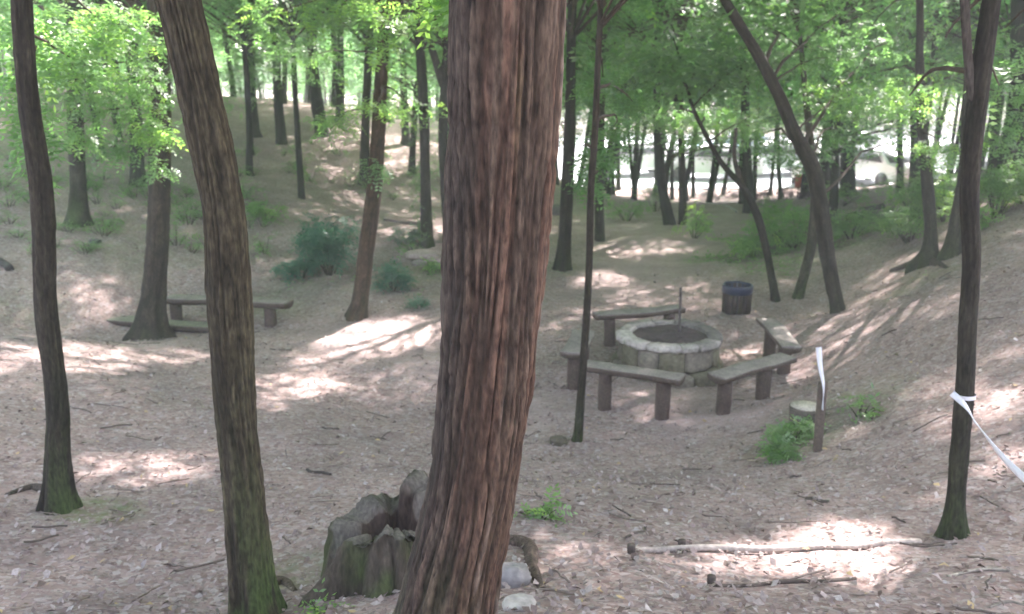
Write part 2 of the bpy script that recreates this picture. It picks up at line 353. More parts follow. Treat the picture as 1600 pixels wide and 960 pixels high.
def clump_points(c, r, n, rg=rng):
    """points in a flattened clump, denser on layered sprays"""
    q = rg.normal(0, 1, (n, 3)); q /= np.linalg.norm(q, axis=1)[:, None]; q *= rg.random((n, 1)) ** .45
    z = q[:, 2]; z = np.round(z * 2.5 + rg.normal(0, .18, n)) / 2.5 * .6 + z * .4; q[:, 2] = z
    return np.asarray(c) + q * np.asarray(r)
def leaf_mesh(name, V, tints, mat, parent=None):
    q = np.arange(len(V)).reshape(-1, 4)
    return mesh_np(name, V, q, mat, parent, attrs={'tint': tints}, smooth=False)

# ------------------------------------------------------------------ trees in front, each traced where it stands
def bark_color(base, moss_h, th, P, ridge, H0):
    pass
TREES = {}
def trunk_mesh(tree, keys, segs, rings, base_col, ridge_amp, kfreq, zfreq, moss=0., lobes=(5, .25, .35), seed=0, red=None):
    Kf = spline(keys, 4000); wgt = np.where(Kf[:, 2] < CZ + .6, 1.0, .12); cw = np.cumsum(wgt); cw = (cw - cw[0]) / (cw[-1] - cw[0])
    K = Kf[np.clip(np.searchsorted(cw, np.linspace(0, 1, rings)), 0, 3999)]; P, rad = K[:, :3], np.maximum(K[:, 3], .012)
    z0 = keys[1][2]
    store = {}
    def rf(th, r, P):
        hh = (P[:, 2] - z0)[:, None]
        c, s = np.cos(th)[None], np.sin(th)[None]; sd = seed * 7.3
        wx = (vn(c * 1.6 + sd, s * 1.6, hh * 1.5) - .5) * 1.1
        th2 = th[None] + wx * .5
        c2, s2 = np.cos(th2), np.sin(th2)
        a = sstep(0, .42, np.abs(2 * vn(c2 * kfreq + sd, s2 * kfreq + 3, hh * zfreq) - 1))
        b_ = sstep(0, .5, np.abs(2 * vn(c2 * kfreq * 1.9 + sd, s2 * kfreq * 1.9, hh * zfreq * 1.7 + 9) - 1))
        d_ = vn(c2 * kfreq * 3.5, s2 * kfreq * 3.5 + sd, hh * zfreq * 6)
        e_ = sstep(.0, .30, np.abs(2 * vn(c2 * kfreq * .8 + 7, s2 * kfreq * .8 + sd, hh * zfreq * 4.5 + 3) - 1))     # cracks across the plates
        rg_ = (a * .40 + a * b_ * .35) * (.62 + .38 * e_) + .30 * d_
        store['ridge'] = rg_; store['hh'] = hh + 0 * th[None]; store['th'] = th[None] + 0 * hh
        nl, la, lh = lobes
        fl = np.exp(-np.clip(hh, 0, 9) / lh)
        lob = .55 + .45 * np.cos(nl * th[None] + sd + 1.5 * np.sin(th[None] * 2 + sd))
        lump = (vn(c * 1.1 + sd, s * 1.1 + 4, hh * 2.2) - .5) * .07 + (vn(c*.6 + sd, s*.6, hh*.9 + 5) - .5) * .03 - .02
        return r * (1 + lump + la * fl * lob * 1.6) + ridge_amp * (rg_ - .5)
    V, Fq, Ft = tube(P, rad, segs, rf)
    rd, hh, th = store['ridge'], store['hh'], store['th']
    c = .45 * np.array(base_col) * np.array((.97, 1.0, .88))[None, None] * (.30 + 1.05 * rd[..., None])
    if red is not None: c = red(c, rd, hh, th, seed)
    if moss > 0:
        mk = np.clip(moss * np.exp(-np.clip(hh, 0, 9) / .35) * 1.5 * sstep(.3, .65, fbm(np.cos(th)*2, np.sin(th)*2, hh*3 + seed)), 0, .85)[..., None]
        c = c * (1 - mk) + np.array((.045, .075, .02)) * mk
    cc = np.concatenate([c.reshape(-1, 3), c.reshape(-1, 3)[:1], c.reshape(-1, 3)[-1:]])
    mb = MB(); mb.add(V, Fq, cc); mb.f[3].append(Ft)
    return mb, P, rad
def pix_keys(pts, Y0, lean=0., base_up=None, top_to=None, wig=0.):
    """pixel rows from the top down (px,py,width) -> rows (x,y,z,r) from below the ground up, at world distance Y0"""
    rows = []
    for (px, py, w) in pts[::-1]:
        p = at_y(px, py, Y0); yy = Y0 + lean * max(0, p[2] - rows[0][2]) if rows else Y0
        p = at_y(px, py, yy); rows.append([*p, .5 * w * depth_of(p) / F])
    g = rows[0].copy(); g[2] -= .3; g[0] -= .2 * (rows[1][0] - rows[0][0]) / max(.1, rows[1][2] - rows[0][2]); g[3] *= 1.05
    rows.insert(0, g)
    return rows
def extend(rows, H, rg):
    """carry the trunk on above the frame to height H over its foot"""
    z0 = rows[1][2]; a, b_ = np.array(rows[-3]), np.array(rows[-1]); dr = (b_ - a)[:3]; dr /= np.linalg.norm(dr)
    P = b_[:3].copy(); r0 = b_[3]; top = z0 + H; n = 6
    if top - P[2] < 1.0: top = P[2] + 1.0
    st = (top - P[2]) / n
    for k in range(1, n + 1):
        dr = dr * .82 + np.array([0, 0, 1]) * .18 + rg.normal(0, .05, 3); dr /= np.linalg.norm(dr)
        P = P + dr * st; rows.append([*P, max(.012, r0 * (1 - .85 * k / n))])
    return rows
def branch(mb, a, c, r, rg, seg=6, col=(.07, .055, .042)):
    a, c = np.asarray(a), np.asarray(c); L = np.linalg.norm(c - a); m = (a + c) / 2 + np.array([rg.normal(0, .08), rg.normal(0, .08), .12]) * L
    t = np.linspace(0, 1, 7)[:, None]; P = a*(1-t)**2 + 2*m*t*(1-t) + c*t*t + rg.normal(0, .012, (7, 3)) * L * .5; P[0] = a
    V, Fq, Ft = tube(P, np.linspace(r, r*.3, 7), seg)
    mb.add(V, Fq, col); mb.f[3].append(Ft + mb.n - len(V))
def make_tree(name, label, pts, H=11, crown_r=2.6, crown_base=.5, n_clump=14, leaves=90, low=(), col=(.085, .066, .052), segs=28, rings=110, amp=.06, kf=3.2, zf=2.2, moss=.4, lobes=(5, .22, .22),
              lean=0., Y0=None, seed=1, red=None, forks=(), cat='tree', mat=None, tint=.4, clump_r=1.0, lowmat=None, group=None, roots=(), extra=None):
    rg = np.random.default_rng(seed * 101 + 5)
    bx, by, bw = pts[-1]
    if Y0 is None: foot = at(bx, by); Y0 = foot[1]
    rows = pix_keys(pts, Y0, lean); nvis = len(rows); rows = extend(rows, H, rg)
    foot = np.array(rows[1][:3])
    t = empty(name, tuple(foot), label, cat, group)
    mr = np.median([r[3] for r in rows[1:nvis]])
    mb, P, rad = trunk_mesh(t, rows, segs, rings, col, amp * mr * 2, kf, zf, moss, lobes, seed, red)
    for fk in forks:                                     # pixel traced forks
        fr = []
        for (px, py, w) in fk: p = at_y(px, py, Y0); fr.append([*p, .5 * w * depth_of(p) / F])
        if fr[-1][2] > CZ + .3: 
            d = np.array(fr[-1][:3]) - np.array(fr[-2][:3]); d /= np.linalg.norm(d)
            fr.append([*(np.array(fr[-1][:3]) + d * 2), fr[-1][3] * .6])
        Kf = spline(fr, 40); V, Fq, Ft = tube(Kf[:, :3], Kf[:, 3], 12, lambda th, r, P: r * (1 + .3 * (vn(np.cos(th)*2.5+seed, np.sin(th)*2.5, P[:, 2:3]*4) - .5)))
        mb.add(V, Fq, np.array(col) * .85); mb.f[3].append(Ft + mb.n - len(V))
    for rt in roots:                                     # surface roots (px,py,w) outwards
        fr = []
        for (px, py, w) in rt: p = at(px, py); fr.append([p[0], p[1], p[2] + .02 * w * depth_of(p) / F, .5 * w * depth_of(p) / F])
        Kf = spline(fr, 24); V, Fq, Ft = tube(Kf[:, :3], Kf[:, 3], 10, lambda th, r, P: r * (1 + .4 * (vn(np.cos(th)*2+seed, np.sin(th)*2, P[:, 0:1]*6) - .5)))
        mb.add(V, Fq, np.array(col) * .9); mb.f[3].append(Ft + mb.n - len(V))
    VV, TT = [], []
    zt = P[-1, 2]; zc = foot[2] + H * crown_base
    # high crown on limbs
    for k in range(n_clump):
        z = zc + (zt - zc) * rg.random() ** .8; i = int(np.argmin(abs(P[:, 2] - z))); a = rg.uniform(0, 6.28); rr = crown_r * math.sqrt(rg.uniform(.08, 1)) * (1 - .35 * (z - zc) / (zt - zc + .01))
        c = P[i] + np.array([math.cos(a) * rr, math.sin(a) * rr, rg.uniform(.1, .5)])
        j = max(0, i - int(.06 * len(P))); branch(mb, P[j], c, max(.014, rad[j] * .38), rg)
        q = clump_points(c, (clump_r, clump_r, clump_r * .55), leaves, rg); q = q[fleck_keep(q)]
        if len(q): v, tv = compound_leaves(q, rg.uniform(.28, .42, len(q)), 2, .4, tint=tint, rg=rg, lw=.5); VV.append(v); TT.append(tv)
    if VV: leaf_mesh('crown', np.concatenate(VV), np.concatenate(TT), mat or M_leaf, t)
    # low leafy sprays that hang into the picture
    LV, LT = [], []
    for (px, py, rx, ry, z, n, tn) in low:
        c = at_depth(px, py, z); i = int(np.argmin(np.linalg.norm(P - c, axis=1) + 1e3 * (P[:, 2] < foot[2] + .3)))
        i = min(len(P) - 1, i + int(.03 * len(P)))
        if np.linalg.norm(P[i] - c) > .25: branch(mb, P[i], c, .012 + .004 * np.linalg.norm(P[i] - c), rg, 5)
        k = z / F; q = clump_points(c, (rx * k, max(rx, ry) * k * .8, ry * k), int(n * 1.7), rg); q = q[fleck_keep(q)]
        v, tv = compound_leaves(q, rg.uniform(.14, .25, len(q)), 4, .5, tint=tn, rg=rg); LV.append(v); LT.append(tv)
    if LV: leaf_mesh('leafy_spray', np.concatenate(LV), np.concatenate(LT), lowmat or M_leaf, t)
    if extra: extra(mb, P, rad, foot)
    mb.build('trunk', M_bark, t)
    TREES[label] = (t, P, rad)
    return t, P, rad

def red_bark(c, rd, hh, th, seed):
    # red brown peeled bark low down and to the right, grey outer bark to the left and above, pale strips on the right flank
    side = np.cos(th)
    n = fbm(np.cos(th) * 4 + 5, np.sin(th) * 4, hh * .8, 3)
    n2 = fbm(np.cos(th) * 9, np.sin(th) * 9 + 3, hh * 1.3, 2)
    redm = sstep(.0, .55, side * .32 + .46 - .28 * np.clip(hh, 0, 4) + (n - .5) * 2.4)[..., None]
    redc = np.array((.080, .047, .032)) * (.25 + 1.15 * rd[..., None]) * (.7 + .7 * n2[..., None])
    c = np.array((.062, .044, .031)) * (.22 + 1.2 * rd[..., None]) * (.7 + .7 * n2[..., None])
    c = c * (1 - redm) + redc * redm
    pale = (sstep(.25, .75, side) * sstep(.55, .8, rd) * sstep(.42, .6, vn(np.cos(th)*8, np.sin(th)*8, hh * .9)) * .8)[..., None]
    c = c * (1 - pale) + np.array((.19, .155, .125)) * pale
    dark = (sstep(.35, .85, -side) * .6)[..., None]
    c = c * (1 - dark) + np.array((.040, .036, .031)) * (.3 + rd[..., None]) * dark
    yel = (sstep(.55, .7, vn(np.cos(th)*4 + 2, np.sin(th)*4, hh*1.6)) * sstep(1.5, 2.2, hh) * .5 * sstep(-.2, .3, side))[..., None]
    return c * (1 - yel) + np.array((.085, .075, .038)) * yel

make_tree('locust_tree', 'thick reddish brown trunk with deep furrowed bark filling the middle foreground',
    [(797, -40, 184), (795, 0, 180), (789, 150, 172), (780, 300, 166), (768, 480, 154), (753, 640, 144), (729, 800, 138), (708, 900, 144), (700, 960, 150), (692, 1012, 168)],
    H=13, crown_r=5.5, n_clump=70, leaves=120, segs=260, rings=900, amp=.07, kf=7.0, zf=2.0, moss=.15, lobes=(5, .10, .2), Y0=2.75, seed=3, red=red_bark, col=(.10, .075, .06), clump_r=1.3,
    low=[(700, -40, 60, 40, 3.4, 30, .8)], roots=[[(770, 850, 26), (808, 850, 26), (832, 890, 21), (848, 925, 9)], [(690, 900, 60), (600, 880, 26), (560, 915, 12)]])
make_tree('locust_tree', 'curved grey brown trunk with mossy foot, left of the thick reddish trunk',
    [(270, -40, 72), (279, 0, 70), (316, 160, 67), (348, 320, 65), (359, 480, 68), (368, 640, 63), (378, 740, 63), (388, 850, 66), (397, 930, 72), (400, 965, 80)],
    H=12, crown_r=4.6, n_clump=50, leaves=100, segs=120, rings=420, amp=.075, kf=5.2, zf=2.6, moss=.95, lobes=(4, .22, .22), seed=4, col=(.098, .080, .055), clump_r=1.25, roots=[[(415, 915, 30), (440, 912, 20), (462, 925, 8)]],
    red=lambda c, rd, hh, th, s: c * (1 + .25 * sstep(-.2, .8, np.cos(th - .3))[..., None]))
make_tree('locust_tree', 'slender dark trunk with small leaves along it at the far left of the clearing',
    [(33, -30, 29), (34, 0, 30), (44, 150, 32), (65, 300, 34), (72, 480, 34), (90, 640, 33), (90, 740, 38), (93, 795, 44)],
    H=10, crown_r=4.0, n_clump=40, leaves=110, segs=48, rings=200, amp=.07, kf=3.4, zf=2.4, moss=.5, lobes=(4, .35, .2), seed=5, col=(.066, .054, .042), clump_r=1.1,
    low=[(50, 40, 50, 40, 6.2, 34, .7), (110, 90, 60, 45, 6.6, 40, .75), (60, 180, 40, 40, 6.0, 26, .6), (55, 250, 25, 30, 5.9, 12, .5), (20, 110, 30, 50, 6.2, 26, .65), (150, 30, 60, 40, 6.8, 36, .8), (60, 205, 24, 30, 5.6, 10, .4)],
    roots=[[(80, 770, 22), (50, 765, 14), (10, 775, 8)]])
make_tree('locust_tree', 'brown trunk with spreading pale roots standing right against the low bench',
    [(246, -20, 30), (248, 100, 32), (250, 200, 33), (247, 350, 34), (241, 450, 37), (237, 500, 46), (237, 527, 56)],
    H=11, crown_r=4.0, n_clump=40, leaves=110, segs=48, rings=200, amp=.06, kf=3.4, zf=2.4, moss=.15, lobes=(5, .35, .2), seed=6, col=(.10, .078, .06), clump_r=1.15,
    low=[(240, 200, 36, 34, 11.6, 70, .85), (215, 130, 70, 40, 11.4, 110, .7), (150, 150, 70, 55, 11, 120, .65), (110, 60, 80, 55, 10.5, 120, .8), (200, 50, 80, 45, 10.8, 120, .75), (290, 60, 60, 50, 12, 80, .6), (60, 120, 60, 60, 11, 90, .6), (130, 210, 45, 22, 10.5, 40, .7), (180, 230, 40, 22, 11.5, 36, .35), (20, 30, 60, 40, 10, 70, .7), (250, 260, 22, 20, 11.8, 14, .5)])
make_tree('locust_tree', 'slim reddish brown trunk with leaf tufts casting a long shadow on the bare clearing',
    [(603, -20, 17), (602, 0, 17), (594, 150, 21), (584, 300, 25), (571, 400, 26), (561, 480, 28), (558, 496, 32)],
    H=11, crown_r=4.4, n_clump=52, leaves=110, segs=36, rings=160, amp=.055, kf=3.2, zf=2.4, moss=.15, lobes=(4, .25, .15), seed=7, col=(.115, .072, .05), clump_r=1.1,
    low=[(590, 265, 24, 24, 13.2, 40, .35), (585, 300, 22, 20, 13.3, 24, .3), (640, 168, 60, 16, 11.8, 70, .9), (590, 165, 40, 15, 11.5, 40, .9), (520, 185, 42, 18, 12.5, 46, .8), (600, 60, 26, 36, 9.5, 34, .9), (590, 12, 60, 20, 8.5, 46, .95), (520, 20, 60, 30, 10, 50, .85), (660, 20, 45, 30, 9, 40, .85), (400, 30, 70, 45, 12, 80, .75), (470, 90, 70, 40, 13, 80, .6)])
make_tree('locust_tree', 'mid sized dark trunk right behind the thick foreground trunk beside the path',
    [(896, -20, 14), (895, 0, 14), (890, 200, 18), (886, 300, 20), (882, 380, 21), (879, 421, 26)],
    H=12, crown_r=4.4, n_clump=52, leaves=110, segs=28, rings=130, moss=.3, seed=8, col=(.062, .052, .045), clump_r=1.2,
    low=[(890, 100, 30, 50, 17, 50, .5), (900, 290, 18, 14, 17, 16, .5), (930, 120, 60, 50, 18, 90, .45), (880, 200, 30, 40, 17.5, 40, .5)])
make_tree('locust_sapling', 'very thin tall sapling in front of the benches left of the fire ring',
    [(938, -20, 9), (938, 0, 9), (934, 100, 10), (930, 200, 11), (923, 300, 11), (921, 400, 11.5), (916, 500, 12), (909, 600, 13), (903, 688, 15)],
    H=9, crown_r=2.8, n_clump=20, leaves=100, segs=20, rings=140, amp=.04, moss=.5, lobes=(3, .3, .08), seed=9, col=(.075, .058, .046),
    low=[(935, 240, 34, 26, 9.8, 50, .45), (925, 280, 24, 20, 9.6, 24, .4), (960, 200, 30, 22, 10, 34, .55), (940, 120, 36, 26, 9.5, 40, .55), (990, 160, 44, 26, 10.5, 46, .5)])
make_tree('locust_tree', 'slender dark trunk leaning far to the left behind the litter bin',
    [(1122, -20, 15), (1133, 0, 15), (1192, 100, 18), (1215, 145, 19), (1242, 210, 21), (1270, 265, 25), (1283, 330, 25), (1293, 400, 24), (1302, 450, 22), (1310, 488, 22)],
    H=10, crown_r=4.4, crown_base=.72, n_clump=52, leaves=110, segs=32, rings=170, moss=.2, lobes=(3, .15, .1), seed=10, col=(.072, .06, .048), clump_r=1.1,
    low=[(1260, 60, 90, 50, 15.5, 150, .45), (1330, 150, 90, 34, 13.2, 130, .75), (1250, 245, 60, 22, 14.2, 90, .12), (1290, 90, 60, 24, 12.8, 60, .6), (1180, 60, 80, 60, 17, 130, .35), (1400, 60, 90, 60, 16, 140, .45), (1300, 200, 70, 30, 15, 90, .4), (1180, 215, 60, 24, 17, 60, .2), (1380, 230, 50, 30, 16, 50, .4)],
    )
make_tree('locust_tree', 'thin bent dark stem forking low just right of the litter bin',
    [(1100, 205, 7), (1130, 258, 9), (1160, 292, 11), (1181, 332, 13), (1195, 380, 12), (1205, 430, 12), (1212, 470, 14)],
    H=4.4, crown_r=1.2, n_clump=6, leaves=70, segs=22, rings=90, moss=.3, lobes=(3, .2, .1), seed=11, col=(.062, .052, .04), crown_base=.72, clump_r=.7,
    low=[(1100, 185, 60, 24, 15.5, 110, .7), (1040, 180, 60, 26, 16, 110, .6), (1160, 190, 44, 20, 15, 70, .75), (1080, 215, 40, 16, 15.4, 46, .7)],
    forks=[[(1160, 292, 9), (1148, 250, 7), (1150, 200, 5)]])
make_tree('locust_tree', 'pale grey snag stem leaning behind the left leaning trunk near the bank',
    [(1257, 130, 9), (1262, 180, 11), (1270, 250, 12), (1273, 320, 14), (1268, 380, 16), (1258, 425, 15), (1247, 466, 15)],
    H=6, crown_r=1.6, n_clump=6, leaves=60, segs=20, rings=80, moss=.6, seed=12, col=(.15, .13, .105), crown_base=.7, clump_r=.8)
make_tree('locust_tree', 'dark straight trunk wrapped with white tape at the right above the log step',
    [(1553, -20, 28), (1550, 0, 28), (1535, 100, 30), (1522, 200, 30), (1515, 300, 29), (1518, 400, 27), (1512, 500, 27), (1508, 600, 28), (1500, 700, 28), (1493, 790, 28), (1489, 840, 38)],
    H=10, crown_r=5.0, n_clump=64, leaves=110, segs=48, rings=220, amp=.06, moss=.35, lobes=(4, .3, .12), seed=13, col=(.058, .05, .042), clump_r=1.1, forks=[[(1524, 190, 18), (1515, 120, 15), (1509, 40, 14), (1506, -10, 13)]],
    low=[(1420, 150, 50, 30, 6.6, 36, 1.0), (1560, 130, 40, 60, 6, 40, .6), (1480, 60, 50, 40, 7, 40, .65), (1580, 40, 50, 40, 6.6, 40, .6), (1520, 200, 20, 30, 5.6, 10, .95)])
make_tree('locust_tree', 'dark trunk with exposed spreading roots on the slope below the right hand shrubs',
    [(1436, -20, 11), (1437, 0, 11), (1437, 100, 13), (1441, 200, 16), (1450, 300, 19), (1453, 390, 24), (1449, 416, 34)],
    H=12, crown_r=5.0, n_clump=64, leaves=110, segs=32, rings=140, moss=.3, lobes=(4, .5, .15), seed=14, col=(.07, .06, .048), clump_r=1.1,
    low=[(1430, 150, 60, 40, 12.5, 80, .9), (1470, 230, 50, 20, 12.5, 46, .85), (1450, 60, 70, 50, 13, 100, .5), (1350, 60, 70, 40, 13.5, 90, .5)], roots=[[(1440, 410, 18), (1415, 418, 14), (1392, 424, 7)], [(1460, 412, 16), (1480, 420, 6)]])
make_tree('locust_tree', 'grey brown trunk on the right hand slope between the rooted trunk and the taped trunk',
    [(1512, 120, 11), (1508, 200, 13), (1505, 270, 15), (1497, 330, 20), (1489, 385, 26), (1486, 402, 32)],
    H=11, crown_r=4.6, n_clump=56, leaves=110, segs=28, rings=120, moss=.3, seed=15, col=(.095, .08, .064), clump_r=1.1, low=[(1560, 210, 50, 30, 12.5, 60, .7), (1540, 90, 60, 50, 13, 90, .6), (1590, 150, 40, 50, 12, 60, .6)])
make_tree('old_tree', 'broad dark gnarled trunk at the right edge above the green shrubs',
    [(1600, -20, 34), (1598, 100, 36), (1596, 180, 40), (1588, 230, 50), (1590, 285, 54)],
    H=13, crown_r=6.0, n_clump=70, leaves=110, segs=40, rings=120, amp=.12, moss=.3, seed=16, col=(.055, .048, .042), clump_r=1.2, low=[(1590, 60, 60, 50, 16, 90, .55)])
BG = [  # (label, points, height, extra)
 ('mossy footed trunk standing alone on the left slope behind the benches', [(116, 60, 22), (118, 200, 24), (122, 280, 25), (123, 349, 32)], 11, .95, (.085, .075, .06)),
 ('thin dark trunk on the leafy left hillside, left one of the near pair', [(391, 60, 13), (393, 150, 15), (397, 213, 19)], 10, .2, (.06, .05, .045)),
 ('bare thin pole stem just below the pair of trunks on the left hillside', [(386, 120, 7), (390, 190, 8), (393, 242, 9)], 8, .2, (.06, .05, .045)),
 ('thin dark trunk on the leafy left hillside, right one of the near pair', [(430, 60, 12), (434, 150, 14), (440, 224, 18)], 10, .2, (.065, .05, .045)),
 ('straight dark trunk with green tuft by its foot on the left hill', [(486, -10, 14), (488, 80, 15), (494, 150, 19), (503, 210, 22)], 12, .2, (.052, .045, .04)),
 ('forked dark trunk on the hill crest left of the slim reddish trunk', [(534, -10, 10), (532, 80, 11), (532, 160, 13), (531, 190, 15)], 12, .2, (.052, .045, .04)),
 ('brown trunk close behind and left of the slim reddish trunk', [(580, 0, 11), (575, 100, 13), (571, 200, 14), (569, 290, 17)], 11, .2, (.085, .062, .05)),
 ('thin dark trunk behind the clump of leaves right of the slim reddish trunk', [(626, 20, 9), (630, 100, 10), (634, 226, 13)], 11, .3, (.055, .05, .042)),
 ('ivy clad dark trunk growing behind the low green plants and pale stones', [(652, 20, 13), (657, 90, 15), (663, 200, 16), (665, 300, 17), (667, 384, 22)], 12, .5, (.06, .053, .045)),
 ('trunk with long leaning limb half hidden behind the thick reddish trunk', [(700, 60, 14), (694, 150, 15), (692, 230, 15), (696, 300, 16), (702, 372, 18)], 10, .3, (.058, .05, .042)),
 ('pale brown thin trunk right behind the very thin sapling at the path', [(945, 0, 10), (941, 100, 12), (938, 200, 13), (936, 300, 14), (937, 375, 17)], 11, .3, (.10, .085, .07)),
 ('dark trunk leaning right at the far end of the path', [(1028, 60, 9), (1026, 150, 11), (1028, 230, 13), (1036, 300, 15), (1046, 350, 19)], 12, .2, (.05, .045, .04)),
 ('straight brown trunk at the far end of the path next to the leaning one', [(1062, 40, 9), (1063, 150, 10), (1065, 250, 11), (1067, 351, 14)], 12, .2, (.075, .062, .05)),
 ('stout brown trunk by the car park, seen right over the litter bin', [(1163, 100, 13), (1165, 200, 14), (1168, 270, 16), (1172, 332, 20)], 12, .2, (.065, .052, .045)),
 ('dark thick trunk just left of the white car facing the hollow', [(1322, 120, 16), (1325, 200, 19), (1325, 260, 22), (1324, 306, 24)], 12, .3, (.042, .04, .036)),
 ('thin dark trunk just right of the white car facing the hollow', [(1408, 80, 8), (1406, 200, 9), (1406, 306, 12)], 12, .2, (.042, .04, .036)),
 ('dark trunk pair stem close behind the rooted trunk on the slope', [(1428, 150, 12), (1430, 230, 14), (1428, 300, 18)], 12, .2, (.05, .045, .04)),
 ('slanting thin trunk at the far right between the taped trunk and the gnarled one', [(1575, 80, 10), (1562, 160, 12), (1552, 240, 14), (1548, 285, 16)], 11, .2, (.075, .066, .055)),
 ('dark trunk in the upper left behind the leaves of the bench tree', [(204, -10, 16), (207, 60, 17), (212, 200, 19), (216, 290, 24)], 12, .3, (.05, .048, .04)),
]
for k, (lab, pts, H, ms, cl) in enumerate(BG):
    fk = ()
    low = []
    if 'leaning limb' in lab: fk = [[(693, 135, 13), (676, 80, 11), (655, 20, 10), (645, -20, 9)]]
    if 'forked' in lab: fk = [[(531, 150, 9), (524, 110, 7), (519, 40, 6)]]
    if 'ivy' in lab:
        z = depth_of(at(*pts[-1][:2])); low = [(660, 200 + 24 * i, 16, 18, z - .1, 16, .35) for i in range(7)] + [(640, 190, 50, 20, z - 2, 50, .8)]
    if 'long leaning limb' in lab:
        z = depth_of(at(*pts[-1][:2])); low = [(694, 170 + 22 * i, 11, 16, z - .1, 9, .6) for i in range(5)]
    if 'green tuft' in lab: low = [(505, 165, 22, 10, 28, 20, .7)]
    x, y, w = pts[0]; z = depth_of(at(*pts[-1][:2]))
    low = low + [(x + random.uniform(-50, 50), max(-10, y) + random.uniform(0, 50), 60, 34, z * random.uniform(.9, 1.05), 70, random.uniform(.45, .85)) for _ in range(3)]
    make_tree('woodland_tree', lab, pts, H=H, crown_r=3.8, n_clump=34, leaves=90, segs=18, rings=80, moss=ms, lobes=(4, .25, .15), seed=30 + k, col=cl, clump_r=1.25, low=low, forks=fk, crown_base=.36, tint=.5)
for nm in ('clump',): pass

# ------------------------------------------------------------------ the wood behind: a few kinds of tree, copied one by one
def wood_tree(kind, H, nc, cr, base, leaves, lsize, tint):
    rg = np.random.default_rng(500 + kind); rows = [[0, 0, -.4, .12], [0, 0, 0, .11]]; x = y = 0
    lx, ly = rg.normal(0, .06, 2)
    for k in range(1, 8): x += lx * H / 7 + rg.normal(0, .05); y += ly * H / 7 + rg.normal(0, .05); rows.append([x, y, H * k / 7, .10 * (1 - .8 * k / 7)])
    t = empty('woodland_tree', (0, 0, 0), 'slender dark woodland tree with light green leaves among the trees behind the hollow', 'tree', 'trees of the wood behind')
    mb, P, rad = trunk_mesh(t, rows, 10, 40, (.052, .046, .04), .012, 2.5, 2.5, .3, (4, .2, .2), 60 + kind)
    VV, TT = [], []
    for k in range(nc):
        z = H * (base + (1 - base) * rg.random() ** .9); i = int(np.argmin(abs(P[:, 2] - z))); a = rg.uniform(0, 6.28); rr = cr * math.sqrt(rg.uniform(.05, 1))
        c = P[i] + np.array([math.cos(a)*rr, math.sin(a)*rr, .2]); j = max(0, i - 2); branch(mb, P[j], c, rad[j] * .4 + .006, rg, 4)
        q = clump_points(c, (1.15, 1.15, .55), leaves, rg); v, tv = compound_leaves(q, rg.uniform(lsize * .8, lsize * 1.2, len(q)), 2, .4, tint=np.clip(tint + rg.normal(0, .18), 0, 1), rg=rg, lw=.5); VV.append(v); TT.append(tv)
    leaf_mesh('crown', np.concatenate(VV), np.concatenate(TT), M_leaf_far, t); mb.build('trunk', M_bark, t); return t
protos = [wood_tree(0, 8.5, 38, 2.3, .20, 52, .30, .5), wood_tree(1, 9, 38, 2.5, .22, 52, .32, .65), wood_tree(2, 7.5, 34, 2.0, .22, 52, .28, .75), wood_tree(3, 9.5, 36, 2.4, .30, 52, .32, .4), wood_tree(4, 11, 40, 2.7, .42, 56, .34, .6), wood_tree(5, 10, 38, 2.5, .40, 56, .34, .8)]
first = [True] * 6
def place_wood(kind, x, y, rot, sc):
    p = protos[kind]; z = G(x, y) - .05
    if first[kind]:
        first[kind] = False; r = p; kids = None
    else:
        r = p.copy(); COL.objects.link(r)
        for ch in p.children:
            c = ch.copy(); COL.objects.link(c); c.parent = r
    r.location = (x, y, z); r.rotation_euler = (0, 0, rot); r.scale = (sc, sc, sc * random.uniform(.9, 1.12))
placed = [(P[0, 0], P[0, 1]) for (_, P, _) in TREES.values()]
rg = np.random.default_rng(77); cnt = 0
def on_clear(x, y):   # keep the hollow, the path and the sunlit car park open
    if y < 19.5 and -11 < x < .6 * y + 1.5: return True
    d = y * cp
    u = x / max(1, y)
    if y < 27 and .0 < u < .33: return True                 # path and clearing in front of the far fence
    if 35 < y < 68 and 1 < x < 34: return True
    return False
for k in range(400):                                      # slim stems between the path and the bright car park
    if cnt >= 74: break
    y = rg.uniform(26, 35); x = rg.uniform(.05, .60) * y
    if .38 < x / y < .45 or (.27 < x / y < .33 and rg.random() < .6) or min((x - a) ** 2 + (y - b_) ** 2 for a, b_ in placed) < .5 or (y < 30 and x / y < .3): continue
    placed.append((x, y)); place_wood(int(rg.choice([3, 4, 4, 5])), x, y, rg.uniform(0, 6.28), rg.uniform(.7, .95)); cnt += 1
tries = 0
while cnt < 280 and tries < 6000:
    tries += 1
    y = rg.uniform(12, 74); x = rg.uniform(-.75, .85) * (y + 5)
    if abs(x) > .80 * y + 4 or on_clear(x, y): continue
    if y > 45 and rg.random() < .35: continue
    left = x < -.5; 
    if left and y < 45 and rg.random() < .15: continue
    if .38 < x / y < .45 and y < 48: continue
    if min((x - a) ** 2 + (y - b_) ** 2 for a, b_ in placed) < (2.0 if left else 1.5 if y < 40 else 2.2) ** 2: continue
    if y < 34 and not fleck_clear(x, y, G(x, y), 3.3): continue
    placed.append((x, y)); place_wood(int(rg.integers(4, 6)) if left and y < 25 else int(rg.integers(4)), x, y, rg.uniform(0, 6.28), rg.uniform(.8, 1.15)); cnt += 1
print('wood trees', cnt)

